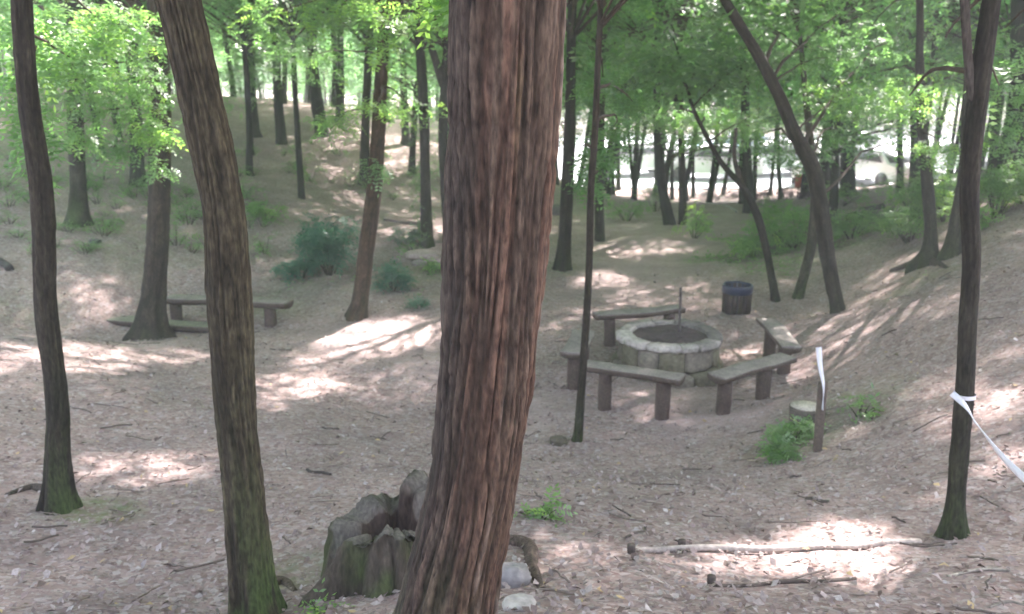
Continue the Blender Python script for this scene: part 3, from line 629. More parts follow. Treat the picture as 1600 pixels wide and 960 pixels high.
# far wood that closes the view: one mass
VV, TT = [], []; mb = MB(); rg = np.random.default_rng(9)
for k in range(170):
    a = rg.uniform(-.85, .85); d = rg.uniform(76, 100); x, y = math.sin(a) * d, math.cos(a) * d
    z = G(x, y); H = rg.uniform(9, 13)
    V, Fq, Ft = tube([[x, y, z - .5], [x + rg.normal(0, .3), y, z + H * .5], [x + rg.normal(0, .6), y, z + H]], [.16, .12, .04], 6); mb.add(V, Fq, (.05, .045, .04)); mb.f[3].append(Ft + mb.n - len(V))
    for c in range(16):
        q = clump_points((x + rg.normal(0, 1.9), y + rg.normal(0, 1.9), z + H * rg.uniform(.12, 1)), (1.7, 1.7, .9), 32, rg)
        v, tv = compound_leaves(q, rg.uniform(.6, .85, len(q)), 1, .4, tint=rg.uniform(.2, .7), rg=rg, lw=.6); VV.append(v); TT.append(tv)
fw = leaf_mesh('far_wood', np.concatenate(VV), np.concatenate(TT), M_leaf_far); tag(fw, kind='stuff')
mb.build('far_trunks', M_bark, fw)

# ------------------------------------------------------------------ benches
def plank(mb, a, b_, w, th, col, seed, n=26):
    a, b_ = np.asarray(a, float), np.asarray(b_, float); d = b_ - a; L = np.linalg.norm(d); d /= L; s = np.cross(d, [0, 0, 1]); s /= np.linalg.norm(s); u = np.cross(s, d)
    prof = np.array([(-.5, 0), (-.46, .10), (-.2, .13), (.2, .13), (.46, .10), (.5, 0), (.47, -.55), (.32, -.85), (0, -1), (-.32, -.85), (-.47, -.55)])
    m = len(prof); V = []; C = []
    for k, t in enumerate(np.linspace(0, 1, n)):
        wob = 1 + .16 * (vn(t * 5 + seed, seed, 0.) - .5); sag = (vn(t * 3 + seed * 2, 1.5, 0.) - .5) * .035; sh = (vn(t * 3, seed * 3., 7.) - .5) * .04
        jit = np.stack([vn(t * 9 + seed, np.arange(m) * 1.7, 2.), vn(t * 9 + seed, np.arange(m) * 1.7, 8.)], -1) - .5
        pr = prof + jit * np.array([.07, .10]) * (.6 if 0 < k < n - 1 else 1)
        V.append(a + d * (L * t) + np.outer(pr[:, 0] * w * wob + sh, s) + np.outer(pr[:, 1] * th + sag, u))
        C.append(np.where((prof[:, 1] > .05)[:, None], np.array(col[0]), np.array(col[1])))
    V = np.concatenate(V + [[a - u * th * .4], [b_ - u * th * .4]]); C = np.concatenate(C + [[col[1]], [col[1]]])
    i = np.arange(n - 1)[:, None] * m; j = np.arange(m)[None]; k = (j + 1) % m
    Fq = np.stack([i + j, i + m + j, i + m + k, i + k], -1).reshape(-1, 4); jj = np.arange(m); kk = (jj + 1) % m
    mb.add(V, Fq, C); base = mb.n - len(V)
    mb.f[3].append(np.concatenate([np.stack([jj, kk, jj*0 + n*m], -1), np.stack([(n-1)*m + kk, (n-1)*m + jj, jj*0 + n*m + 1], -1)]) + base)
def post(mb, foot, top, r, col, seed, seg=12, sq=.16, rings=9):
    foot, top = np.asarray(foot, float), np.asarray(top, float); t = np.linspace(0, 1, rings)[:, None]
    V, Fq, Ft = tube(foot * (1 - t) + top * t, r, seg, lambda th, rr, P: rr * (1 + sq * np.abs(np.sin(2 * th))[None] + .16 * (vn(np.cos(th) * 2 + seed, np.sin(th) * 2, P[:, 2:3] * 7) - .5)))
    mb.add(V, Fq, col); mb.f[3].append(Ft + mb.n - len(V))
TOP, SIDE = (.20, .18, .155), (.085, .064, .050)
def bench(label, pa, pb, legs, w=.26, th=.085, seat_h=None, group='log benches round the fire ring', top=TOP, leg_col=(.082, .060, .047), pr=.075, sd=1):
    a0, b0 = np.array(pa, float), np.array(pb, float)
    mid = (a0 + b0) / 2; t = empty('log_bench', (mid[0], mid[1], G(mid[0], mid[1])), label, 'bench', group)
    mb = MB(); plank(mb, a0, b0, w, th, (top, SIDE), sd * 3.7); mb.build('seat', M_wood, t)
    for k, f in enumerate(legs):
        p = a0 * (1 - f) + b0 * f; m = MB(); g = G(p[0], p[1])
        post(m, (p[0], p[1], g - .15), (p[0], p[1], p[2] - th * .8), pr, leg_col, sd + k * 9); m.build('leg', M_wood, t)
    return t
SEAT = CZ + FL + .46
def bp(px, py, h=0): return at_plane(px, py, SEAT + h)
bench('grey log bench behind the fire ring on the far left with a green mossy patch', bp(931, 492), bp(1066, 480), (.16, .85), sd=1)
bench('short log bench seen end on, left of the fire ring behind the sapling', bp(914, 517), bp(893, 552), (.12, .84), w=.30, sd=2)
bench('log bench at the near left side of the fire ring', bp(914, 566), bp(1066, 591), (.22, .82), sd=3)
bench('log bench at the near right side of the fire ring, angled up to the right', bp(1119, 588), bp(1232, 556), (.12, .66), sd=4, w=.27)
bench('log bench pointing away at the right hand end of the fire ring', bp(1197, 498), bp(1238, 543), (.22, .78), sd=5)
L = [at_y(262, 464, 13.9), at_y(452, 471, 13.5)]
bench('long log bench crossing behind the curved grey brown trunk, farther of the left pair', L[0], L[1], (.06, .84), w=.3, th=.11, group='log benches on the left', top=(.20, .18, .15), pr=.085, sd=6)
p1 = TREES['brown trunk with spreading pale roots standing right against the low bench'][0].location
bench('low log bench with green mossy end behind the foot of the rooted bench tree', at_y(132, 494, p1[1] + .50), at_y(345, 510, p1[1] + .46), (.17, .9), w=.3, th=.12, group='log benches on the left', top=(.17, .17, .12), pr=.09, sd=7)

# ------------------------------------------------------------------ fire ring
fc = at_plane(1054, 598, CZ + FL); RO = .665; fx, fy = fc[0] + .02, fc[1] + RO; fz = CZ + FL
ring = empty('fire_pit', (fx, fy, fz), 'round stone fire ring with pale rim stones and dark ash inside', 'fire pit')
def ring_block(mb, a0, a1, r0, r1, z0, z1, col, sd, n=6, e=.018, jt=.009):
    """one rough stone: a bent block with rounded, uneven corners"""
    rg = np.random.default_rng(int(sd * 13) + 3); V = []; C = []
    th = np.linspace(a0, a1, n)
    for k, t in enumerate(th):
        ins = e if k in (0, n - 1) else 0
        for (r, z) in ((r0 + ins, z0 + ins), (r1 - ins, z0 + ins), (r1 - ins*.5, z0 + .03), (r1 - ins*.5, z1 - .03), (r1 - ins - .012, z1 - ins*.5), (r0 + ins + .012, z1 - ins*.5), (r0 + ins*.5, z1 - .03)):
            rr = r + rg.normal(0, jt); zz = z + rg.normal(0, jt * .6)
            V.append((fx + rr * math.cos(t), fy + rr * math.sin(t), zz)); C.append(np.array(col) * rg.uniform(.85, 1.15))
    m = 7; i = np.arange(n - 1)[:, None] * m; j = np.arange(m)[None]; k = (j + 1) % m
    V.append(np.mean(V[:m], 0)); V.append(np.mean(V[(n-1)*m:n*m], 0)); C += [col, col]
    Fq = np.stack([i + j, i + k, i + m + k, i + m + j], -1).reshape(-1, 4); jj = np.arange(m); kk = (jj + 1) % m
    mb.add(np.array(V), Fq, np.array(C)); mb.f[3].append(np.concatenate([np.stack([kk, jj, jj*0 + n*m], -1), np.stack([(n-1)*m + jj, (n-1)*m + kk, jj*0 + n*m + 1], -1)]) + mb.n - len(V))
rg = np.random.default_rng(21); wall = MB()
for lv, (z0, z1, ro) in enumerate([(-.15, .09, RO + .05), (.095, .37, RO - .015)]):
    a = rg.uniform(0, 1)
    while a < 6.28 + .3:
        da = rg.uniform(.4, .8)
        g_ = rg.uniform(.85, 1.15); cl = np.array((.17, .15, .115)) * g_ if rg.random() < .6 else np.array((.14, .13, .085)) * g_
        ring_block(wall, a + .012, a + da - .012, .47, ro + rg.normal(0, .012) + (.07 if lv == 0 and -2.2 < ((a + 3.14) % 6.28 - 3.14) < -.9 else 0), fz + z0, fz + z1 + rg.normal(0, .008), cl, a * 7 + lv * 50 + 1); a += da
    th = np.linspace(0, 2*np.pi, 60)
V, Fq, Ft = [], None, None
th = np.linspace(0, 2*np.pi, 64, endpoint=False); prof = [(.49, -.1), (.60, -.1), (.61, .36), (.49, .36)]
V = np.array([[fx + r * np.cos(t), fy + r * np.sin(t), fz + z] for t in th for (r, z) in prof]); i = np.arange(64)[:, None] * 4; i1 = ((np.arange(64) + 1) % 64)[:, None] * 4; j = np.arange(4)[None]; k = (j + 1) % 4
wall.add(V, np.stack([i + j, i + k, i1 + k, i1 + j], -1).reshape(-1, 4), (.09, .08, .065))
wall.build('ring_wall', M_stone, ring, smooth=False)
a = .2; edges = [a]
while edges[-1] < .2 + 6.28 - .35: edges.append(edges[-1] + rg.uniform(.35, .8))
edges[-1] = .2 + 2*math.pi
for a0, a1 in zip(edges[:-1], edges[1:]):
    m = MB(); mid = (a0 + a1) / 2
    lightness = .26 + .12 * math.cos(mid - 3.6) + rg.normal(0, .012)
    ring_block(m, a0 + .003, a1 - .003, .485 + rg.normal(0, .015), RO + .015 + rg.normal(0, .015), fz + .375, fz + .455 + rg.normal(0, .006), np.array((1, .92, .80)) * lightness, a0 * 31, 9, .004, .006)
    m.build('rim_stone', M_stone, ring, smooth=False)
m = MB(); rr = np.linspace(0, .52, 14); V = []
for r in rr:
    for t in th: V.append((fx + r * math.cos(t), fy + r * math.sin(t), fz + .40 + .05 * (1 - r / .52) + (fbm(r * math.cos(t) * 9, r * math.sin(t) * 9, 1.) - .5) * .07))
i = np.arange(13)[:, None] * 64; j = np.arange(64)[None]; k = (j + 1) % 64
m.add(np.array(V), np.stack([i + j, i + 64 + j, i + 64 + k, i + k], -1).reshape(-1, 4), (.062, .048, .045)); m.build('ash_bed', M_stone, ring)
m = MB(); pz = at_y(1065, 450, fy + .05); post(m, (pz[0], pz[1], fz + .3), (pz[0] - .01, pz[1], pz[2]), .016, (.07, .058, .05), 3, 8, 0); m.build('iron_post', M_metal, ring)

# ------------------------------------------------------------------ litter bin
p = at(1150, 489); bh = 45 * depth_of(p) / F * 1.02; br = .5 * 43 * depth_of(p) / F
bn = empty('litter_bin', tuple(p), 'round wooden slatted litter bin with a dark blue bag over its rim', 'litter bin')
for k in range(16):
    a = k * 2 * math.pi / 16; m = MB(); c, s = math.cos(a), math.sin(a); w, d = br * .165, .012
    bx = np.array([(x * w * -s + y * d * c, x * w * c + y * d * s, z) for z in (.02, bh * .93) for (x, y) in ((-1, -1), (1, -1), (1, 1), (-1, 1))]) + np.array([p[0] + c * br * .97, p[1] + s * br * .97, p[2]])
    m.add(bx, [(0, 1, 5, 4), (1, 2, 6, 5), (2, 3, 7, 6), (3, 0, 4, 7), (4, 5, 6, 7), (3, 2, 1, 0)], np.array((.052, .040, .032)) * rg.uniform(.7, 1.3)); m.build('slat', M_wood, bn, smooth=False)
m = MB(); th = np.linspace(0, 2*np.pi, 40, endpoint=False); V = []
prof = [(.88, .0), (.90, .5), (.93, .93), (.98, 1.0), (1.06, 1.0), (1.10, .93), (1.09, .80), (1.06, .72)]
for (r, z) in prof:
    for t in th: q = 1 + .05 * (vn(math.cos(t) * 5, math.sin(t) * 5, z * 4) - .5); V.append((p[0] + br * r * q * math.cos(t), p[1] + br * r * q * math.sin(t), p[2] + bh * (z + (.05 * (vn(math.cos(t) * 3, math.sin(t) * 3, 5.) - .5) if z > .6 else 0))))
i = np.arange(7)[:, None] * 40; j = np.arange(40)[None]; k = (j + 1) % 40
m.add(np.array(V), np.stack([i + j, i + k, i + 40 + k, i + 40 + j], -1).reshape(-1, 4), (.018, .024, .05)); m.build('bin_bag', M_plastic, bn)

# ------------------------------------------------------------------ hollow stump in front
sc_ = at_depth(615, 908, 4.75); sx, sy = sc_[0], sc_[1]; sg = G(sx, sy)
st = empty('tree_stump', (sx, sy, sg), 'large hollow mossy cut stump beside the thick reddish trunk', 'stump')
seg, nr = 120, 40; th = np.linspace(0, 2*np.pi, seg, endpoint=False); lx, ly = np.cos(th), np.sin(th)
# top height by direction: high at the back right, notch front left
def bumpa(c, w): d = (th - c + np.pi) % (2*np.pi) - np.pi; return np.exp(-(d / w) ** 2)
htop = .31 + .07 * bumpa(2.4, .6) + .15 * np.minimum(1, 2.2 * bumpa(.95, .42)) + .04 * np.minimum(1, 2 * bumpa(4.7, .6)) - .13 * bumpa(3.45, .16) + np.round((vn(lx * 2.2, ly * 2.2, 0.) - .5) * 5) * .022
htop = htop + + .014 * (vn(lx * 9, ly * 9, 4.) - .5) + .007 * (vn(lx * 22, ly * 22, 4.) - .5)
htop = htop - .5 * (G(sx, sy - .25) - sg)
V = []; C = []
rtop = .275 + (vn(lx * 1.7 + 3, ly * 1.7, 1.) - .5) * .10
lob = .24 * bumpa(3.75, .26) + .08 * bumpa(4.6, .25) + .07 * bumpa(2.6, .25) + .14 * bumpa(5.4, .3) + .1 * bumpa(.3, .4)
for k in range(nr):
    t = k / (nr - 1); z = -.25 + (htop + .25) * t; hh = np.clip(z, 0, 9)
    r = rtop * (1 + .10 * (1 - t)) + lob * np.exp(-hh / .14) + .05 * np.exp(-hh / .2) + (fbm(lx * 3.5, ly * 3.5, z * 3 + 5) - .5) * .12 - .028 * sstep(.62, .8, 1 - np.abs(2 * vn(lx * 4, ly * 4, z * 1.2) - 1)) + .024 * (vn(lx * 10, ly * 10, z * 1.5) - .5) + .007 * (vn(lx * 24, ly * 24, z * 5) - .5)
    V.append(np.stack([sx + r * lx, sy + r * ly, sg + z], -1))
    ms = (sstep(.40, .62, fbm(lx * 2.2, ly * 2.2, z * 3 + 2)) * np.clip(1.2 - t * .9, .2, 1))[:, None]
    C.append(np.array((.066, .055, .041)) * (.7 + .6 * vn(lx * 9, ly * 9, z * 2)[:, None]) * (1 - ms) + np.array((.05, .085, .02)) * ms)
wt = .11 + .05 * vn(lx * 2, ly * 2, 5.)
for rr_, dz, cl in ((.06, .004, (.115, .108, .088)), (.85, -.004, (.10, .09, .075)), (1.0, -.02, (.09, .075, .06))):
    r = rtop - wt * rr_ + (fbm(lx * 4, ly * 4, 8.) - .5) * .03; V.append(np.stack([sx + r * lx, sy + r * ly, sg + htop + dz + (vn(lx*6, ly*6, rr_*5) - .5) * .02], -1)); C.append(np.tile(cl, (seg, 1)))
for k, f in enumerate((.75, .5, .25, .0)):
    r = (rtop - wt) * (.95 - .12 * k) + (fbm(lx * 4, ly * 4, 8. + k) - .5) * .04; V.append(np.stack([sx + r * lx, sy + r * ly, sg + htop * f + .05], -1)); C.append(np.tile((.05, .036, .028), (seg, 1)))
tot = len(V); V = np.concatenate(V + [[[sx, sy, sg + .06]]]); C = np.concatenate(C + [[(.05, .036, .028)]])
i = np.arange(tot - 1)[:, None] * seg; j = np.arange(seg)[None]; k = (j + 1) % seg
m = MB(); m.add(V, np.stack([i + j, i + k, i + seg + k, i + seg + j], -1).reshape(-1, 4), C); jj = np.arange(seg); m.f[3].append(np.stack([(tot-1)*seg + jj, (tot-1)*seg + (jj+1) % seg, jj*0 + tot*seg], -1))
m.build('stump_shell', M_stump, st)

# small round stump by the post, with the leaning taped stake
p = at(1257, 662); ss = empty('tree_stump', tuple(p), 'small round cut stump with a pale top in the ferns beside the taped stake', 'stump')
m = MB(); r_ = 24 * depth_of(p) / F; hs = 28 * depth_of(p) / F
post(m, p - np.array([0, 0, .1]), p + np.array([0, 0, hs]), r_, (.10, .085, .065), 5, 20, .02); m.build('stump_bark', M_wood, ss)
m = MB(); post(m, p + np.array([0, 0, hs + .002]), p + np.array([0, 0, hs + .012]), r_ * .93, (.42, .38, .31), 5, 20, .02, 3); m.build('cut_face', M_wood, ss)
p = at(1277, 706); q = at_y(1286, 598, p[1] + .02); sk = empty('wooden_stake', tuple(p), 'slim leaning wooden stake with white barrier tape hanging at its top', 'stake')
m = MB(); post(m, p - np.array([0, 0, .1]), q, .040, (.095, .072, .055), 8, 10, .1, 12); m.build('stake_pole', M_wood, sk)
def ribbon(mb, pts, w, col, twist=0., n=40, th=.0025):
    K = spline([list(p) for p in pts], n); d = np.gradient(K, axis=0); d /= np.linalg.norm(d, axis=1)[:, None]
    s = np.cross(d, [0, 1, 0]); s /= np.linalg.norm(s, axis=1)[:, None]; u = np.cross(s, d)
    a = np.linspace(0, twist, n)[:, None]; s2 = s * np.cos(a) + u * np.sin(a); u2 = np.cross(s2, d)
    V = np.stack([K + s2*w/2 + u2*th, K - s2*w/2 + u2*th, K - s2*w/2 - u2*th, K + s2*w/2 - u2*th], 1).reshape(-1, 3)
    i = np.arange(n - 1)[:, None] * 4; j = np.arange(4)[None]; k = (j + 1) % 4
    mb.add(V, np.stack([i + j, i + 4 + j, i + 4 + k, i + k], -1).reshape(-1, 4), col)
m = MB(); Yt = p[1] - .05; ribbon(m, [at_y(1279, 543, Yt), at_y(1282, 575, Yt - .02), at_y(1287, 605, Yt), at_y(1285, 640, Yt + .0)], .05, (.62, .63, .65), 1.5); m.build('tape_tail', M_fabric, sk)
tr = TREES['dark straight trunk wrapped with white tape at the right above the log step']; Yt = tr[1][20, 1]
a = at_y(1499, 625, Yt - .09); e = at_depth(1625, 770, 4.3)
m = MB(); ribbon(m, [a + np.array([-.02, .05, .02]), a, a * .75 + e * .25 + np.array([0, 0, -.02]), a * .45 + e * .55 + np.array([0, 0, -.035]), e], .036, (.62, .63, .65), 2.6, 80)
i = int(np.argmin(abs(tr[1][:, 2] - a[2]))); V, Fq, Ft = tube([tr[1][i] - [0, 0, .012], tr[1][i] + [0, 0, .012]], tr[2][i] * 1.16, 24, None, False); m.add(V, Fq, (.6, .61, .63))
tag(m.build('barrier_tape', M_fabric), 'white barrier tape tied to the dark trunk and running off at the right edge', 'tape')

# ------------------------------------------------------------------ log steps, sticks, logs and stones
def log(name, label, cat, pa, pb, w, col, sd, lift=.35, group=None, bend=.04, parent=None):
    a, b_ = at(*pa), at(*pb); n = 30; t = np.linspace(0, 1, n)[:, None]; P = a * (1 - t) + b_ * t; r = .5 * w * depth_of((a + b_) / 2) / F
    d = (b_ - a)[:2]; nrm = np.array([-d[1], d[0], 0]) / (np.linalg.norm(d) + 1e-6)
    P = P + nrm * (np.sin(t * 3.1) * bend * np.linalg.norm(d)) + nrm * (vn(t * 4, sd, 0.) - .5) * .05
    P[:, 2] = ground(P[:, 0], P[:, 1]) * .5 + P[:, 2] * .5 + r * lift
    V, Fq, Ft = tube(P, r * (1 + .2 * (vn(t[:, 0] * 5, sd, 3.) - .5)), 12, lambda th, rr, P: rr * (1 + .25 * (vn(np.cos(th) * 2 + sd, np.sin(th) * 2, np.linspace(0, 8, n)[:, None]) - .5)))
    m = MB(); m.add(V, Fq, col); m.f[3].append(Ft)
    o = m.build(name, M_wood, parent)
    return tag(o, label, cat, group) if label else o
def step(label, pa, pb, w, col, pegs, sd):
    a = at(*pa); t = empty('log_step', tuple(a), label, 'step', 'log steps on the sunlit slope')
    log('step_log', None, None, pa, pb, w, col, sd, parent=t, bend=.01)
    for k, (x, y) in enumerate(pegs):
        q = at(x, y); m = MB(); post(m, q - np.array([0, 0, .1]), q + np.array([.0, .0, .055]), .022, (.07, .055, .045), sd + k, 10, .05, 5); m.build('peg', M_wood, t)
step('pale sunlit log laid as a step left of the taped trunk', (985, 860), (1440, 852), 11, (.33, .29, .25), [(986, 866), (1065, 858)], 2)
step('dark log step held by a peg in the sunlit patch at the bottom right', (1118, 918), (1335, 905), 7, (.10, .08, .065), [(1111, 916)], 4)
for lab, pa, pb, w, cl in [('pale thin dry branch lying below the taped trunk', (1480, 902), (1572, 890), 5, (.30, .27, .22)), ('short dark stick on the open ground left of the hollow stump', (478, 736), (514, 744), 5, (.05, .042, .035)),
        ('dark short stick lying under the ferns near the stake', (1262, 780), (1292, 787), 6, (.06, .05, .04)), ('thin dark stick on the leaf litter above the pale log step', (975, 846), (1015, 826), 4, (.08, .065, .055)),
        ('grey thin stick lying at the bottom right corner', (1545, 952), (1598, 946), 5, (.2, .18, .15)), ('dark twig on the left slope between the curved trunk and the stump', (503, 670), (530, 673), 3.5, (.07, .055, .045)),
        ('dark twig just right of the stake foot', (1230, 748), (1252, 745), 4, (.06, .05, .04)), ('thin pale stick near the slope right of the taped trunk', (1500, 872), (1560, 877), 4, (.12, .10, .08))]:
    log('fallen_stick', lab, 'stick', pa, pb, w, cl, len(lab))
log('fallen_log', 'dark rotten log lying in the green bank, upper one of two', 'log', (1345, 333), (1380, 326), 10, (.05, .045, .035), 5, .6)
log('fallen_log', 'short mossy log lying in the green bank, lower one of two', 'log', (1325, 345), (1352, 336), 14, (.06, .06, .035), 7, .6)
log('fallen_log', 'thin grey log on the hillside behind the bench tree', 'log', (600, 345), (660, 352), 5, (.12, .10, .09), 8, .5)
log('fallen_branch', 'pale dead branch resting across the ground near the car park', 'branch', (1085, 318), (1150, 333), 3, (.26, .25, .23), 9, 1.0)
log('fallen_branch', 'dark broken branch lying by the far left edge of the hollow', 'branch', (-20, 405), (18, 424), 12, (.045, .04, .035), 10, .6)
def rock(label, px, py, rx, ry, rz, col, sd, sink=.3, group=None):
    p = at(px, py); n, mm = 18, 28; k = depth_of(p) / F; V = []
    for i in range(n + 1):
        ph = math.pi * i / n
        for j in range(mm):
            t = 2 * math.pi * j / mm; d = np.array([math.sin(ph) * math.cos(t), math.sin(ph) * math.sin(t), math.cos(ph)])
            r = 1 + .5 * (float(fbm(d[0] * 1.6 + sd * 3, d[1] * 1.6, d[2] * 1.6)) - .5) + .12 * (float(vn(d[0] * 5 + sd, d[1] * 5, d[2] * 5)) - .5)
            d = np.sign(d) * np.abs(d) ** .75
            V.append(p + d * r * np.array([rx, ry, rz]) * k + np.array([0, 0, rz * k * (1 - 2 * sink)]))
    i = np.arange(n)[:, None] * mm; j = np.arange(mm)[None]; k2 = (j + 1) % mm
    m = MB(); m.add(np.array(V), np.stack([i + j, i + mm + j, i + mm + k2, i + k2], -1).reshape(-1, 4), col)
    return tag(m.build('rock', M_stone), label, 'rock', group)
rock('grey weathered rock at the right foot of the thick reddish trunk', 800, 912, 28, 26, 22, (.20, .19, .18), 1)
rock('pale sunlit stone just in front of the grey rock at the trunk foot', 812, 950, 26, 24, 11, (.33, .31, .28), 2)
rock('flat pale slab below the ivy clad trunk, upper left of the stone heap', 662, 402, 26, 16, 7, (.34, .28, .24), 4, group='stones below the ivy clad trunk')
rock('flat pinkish slab below the ivy clad trunk, right end of the stone heap', 682, 412, 16, 14, 7, (.32, .25, .22), 5, group='stones below the ivy clad trunk')
rock('small grey stone under the slabs below the ivy clad trunk', 655, 414, 12, 10, 6, (.24, .21, .19), 6, group='stones below the ivy clad trunk')
rock('dark stone on the slope right behind the thick reddish trunk', 868, 336, 14, 12, 12, (.12, .11, .10), 7)
rock('small pale stone in the herbs in front of the red board', 1232, 338, 9, 8, 5, (.36, .34, .32), 8)
rock('low grey stone on the mossy slope left of the bench tree', 148, 380, 9, 8, 4, (.10, .10, .09), 9)
rock('brown clod by the foot of the very thin sapling', 872, 694, 14, 12, 8, (.085, .075, .05), 10)
rock('brown fire ring foot stone lying at the near side of the ring wall', 1085, 594, 26, 14, 10, (.15, .135, .105), 12)

# ------------------------------------------------------------------ bushes, ferns, low green
def bush(name, label, cat, px, py, w, h, n, mat, leaf=.16, tint=.4, pairs=4, stems=9, seed=1, droop=.2, group=None, lw=.34):
    rg = np.random.default_rng(seed * 17 + 2); p = at(px, py); k = depth_of(p) / F; W_, H_ = w * k / 2, h * k
    t = empty(name, tuple(p), label, cat, group); VV, TT = [], []; mb = MB()
    for s in range(stems):
        a = rg.uniform(0, 6.28); r = W_ * .8 * math.sqrt(rg.random()); tip = p + np.array([math.cos(a) * r, math.sin(a) * r, H_ * rg.uniform(.45, .9) * (1 - .4 * (r / W_) ** 2)])
        branch(mb, p + np.array([math.cos(a) * r * .15, math.sin(a) * r * .15, -.04]), tip, .008 + .004 * H_, rg, 5, (.06, .055, .035))
        q = clump_points(tip, (W_ * .42, W_ * .42, H_ * .28), n // stems, rg); q[:, 2] = np.maximum(q[:, 2], ground(q[:, 0], q[:, 1]) + .02)
        v, tv = compound_leaves(q, rg.uniform(leaf * .75, leaf * 1.25, len(q)), pairs, droop, tint=np.clip(tint + rg.normal(0, .12), 0, 1), rg=rg, lw=lw); VV.append(v); TT.append(tv)
    leaf_mesh('leaves', np.concatenate(VV), np.concatenate(TT), mat, t); mb.build('stems', M_bark, t); return t
bush('shrub', 'large dark blue green bush on the left bank beside the slim reddish trunk', 'bush', 515, 428, 105, 92, 620, M_bush, .22, .35, 4, 14, 1)
bush('shrub', 'low dark green bush spreading left of the large dark bush', 'bush', 470, 436, 70, 32, 200, M_bush, .2, .4, 4, 8, 2)
bush('shrub', 'small rounded dark bush right of the slim reddish trunk', 'bush', 612, 455, 58, 44, 240, M_bush, .18, .35, 4, 8, 3)
bush('shrub', 'tiny dark green plant on the bare edge right of the small rounded bush', 'plant', 655, 482, 34, 20, 80, M_bush, .14, .4, 3, 5, 4)
bush('shrub', 'pale green bush high on the bank above the large dark bush', 'bush', 418, 345, 50, 34, 130, M_herb, .2, .6, 4, 6, 5)
bush('shrub', 'dark green low growth under the ivy clad trunk', 'bush', 640, 380, 60, 30, 170, M_bush, .2, .5, 4, 7, 6)
bush('fern', 'pale green fern at the right foot of the thick reddish trunk', 'fern', 845, 808, 64, 22, 40, M_herb, .13, .6, 5, 9, 7, .3)
bush('fern', 'bright green fern in front of the small round stump', 'fern', 1236, 695, 60, 42, 110, M_herb, .15, .35, 5, 9, 8, .2)
bush('fern', 'bluish green low fern at the stake foot', 'fern', 1235, 716, 64, 26, 120, M_herb, .13, .35, 5, 7, 9, .3)
bush('fern', 'thin pale fern spreading right of the stake', 'fern', 1345, 650, 84, 36, 44, M_herb, .13, .25, 5, 9, 10, .3)
bush('weed', 'small bright green sprig beside the mossy stump root at the bottom edge', 'plant', 500, 962, 50, 34, 26, M_herb, .10, .6, 2, 5, 11, .3)
bush('fern', 'green fern fronds over the pale stone heap', 'fern', 672, 425, 40, 20, 40, M_herb, .2, .7, 5, 5, 12, .3)
for i, (lab, px, py, w, h, n, tn) in enumerate([
        ('bright green bank shrub straight behind the left leaning trunk', 1245, 385, 130, 55, 380, .55), ('low bright green shrub left end of the bank by the thin bent stem', 1180, 402, 80, 26, 170, .5),
        ('green shrub on the bank crest left of the rotten logs', 1215, 350, 80, 26, 160, .6), ('green shrub on the bank right of the leaning trunk', 1330, 372, 90, 34, 220, .45),
        ('rounded light green shrub left of the rooted trunk', 1420, 378, 70, 44, 200, .65), ('big bright green shrub behind the rooted trunk', 1440, 345, 110, 60, 330, .6),
        ('tall bright green shrub between the rooted trunk and the taped trunk', 1480, 345, 100, 80, 330, .5), ('broad green shrub right of the taped trunk', 1555, 340, 100, 62, 340, .65),
        ('bright green shrub in front of the gnarled trunk at the right edge', 1600, 318, 90, 60, 300, .6), ('low green shrub on the slope under the taped trunk shrubs', 1510, 365, 60, 40, 120, .75),
        ('green shrub at the foot of the trunk left of the white car facing the hollow', 1310, 322, 80, 34, 170, .5), ('thin green shrub right beside the far end of the path', 1085, 372, 50, 40, 90, .75), ('leafy shrub at the leaning trunk far up the path', 1025, 330, 40, 40, 110, .6),
        ('grey green shrub in the distance left of the leaning path trunk', 980, 345, 60, 26, 110, .4)]):
    bush('shrub', lab, 'shrub', px, py, w * 1.25, h * 1.25, int(n * 1.3), M_herb, .20, tn, 4, 9, 40 + i, .25, 'green shrubs on the right bank')
for i, (lab, px, py, w, h) in enumerate([('dark low shrub at the car park edge left of the bent stem', 1105, 312, 50, 14), ('dark low shrub at the car park edge behind the bent stem', 1150, 312, 46, 17), ('dark low shrub right of the stout trunk by the car park', 1195, 313, 44, 16), ('dark low shrub at the car park edge beside the red board', 1228, 312, 36, 18), ('dark low shrub between the red board and the leaning trunk', 1262, 312, 30, 17), ('dark low shrub at the far end of the path left of the leaning path trunk', 1010, 309, 50, 14)]):
    bush('shrub', lab, 'shrub', px, py, w, h, 150, M_dark, .2, .3, 3, 8, 120 + i, .25, 'dark shrubs along the car park edge')
# thin undergrowth on the left hillside: one kind of seedling, copied
sd0 = bush('seedling', 'small pale green seedling on the leafy left hillside', 'seedling', 300, 330, 46, 22, 40, M_herb, .17, .45, 3, 7, 90, .2, 'seedlings on the hillside')
rg = np.random.default_rng(5); cnt = 0
for k in range(400):
    px, py = rg.uniform(0, 690), rg.uniform(225, 400)
    if py > 300 and px > 420 and rg.random() < .6: continue
    if rg.random() < .4 and py > 330: continue
    p = at(px, py); r = sd0.copy(); COL.objects.link(r); r.location = p; r.rotation_euler = (0, 0, rg.uniform(0, 6.28)); s = rg.uniform(.45, 1.3); r.scale = (s, s, s * rg.uniform(.8, 1.5))
    for ch in sd0.children:
        c = ch.copy(); COL.objects.link(c); c.parent = r; c.matrix_parent_inverse = ch.matrix_parent_inverse
    cnt += 1
    if cnt >= 110: break
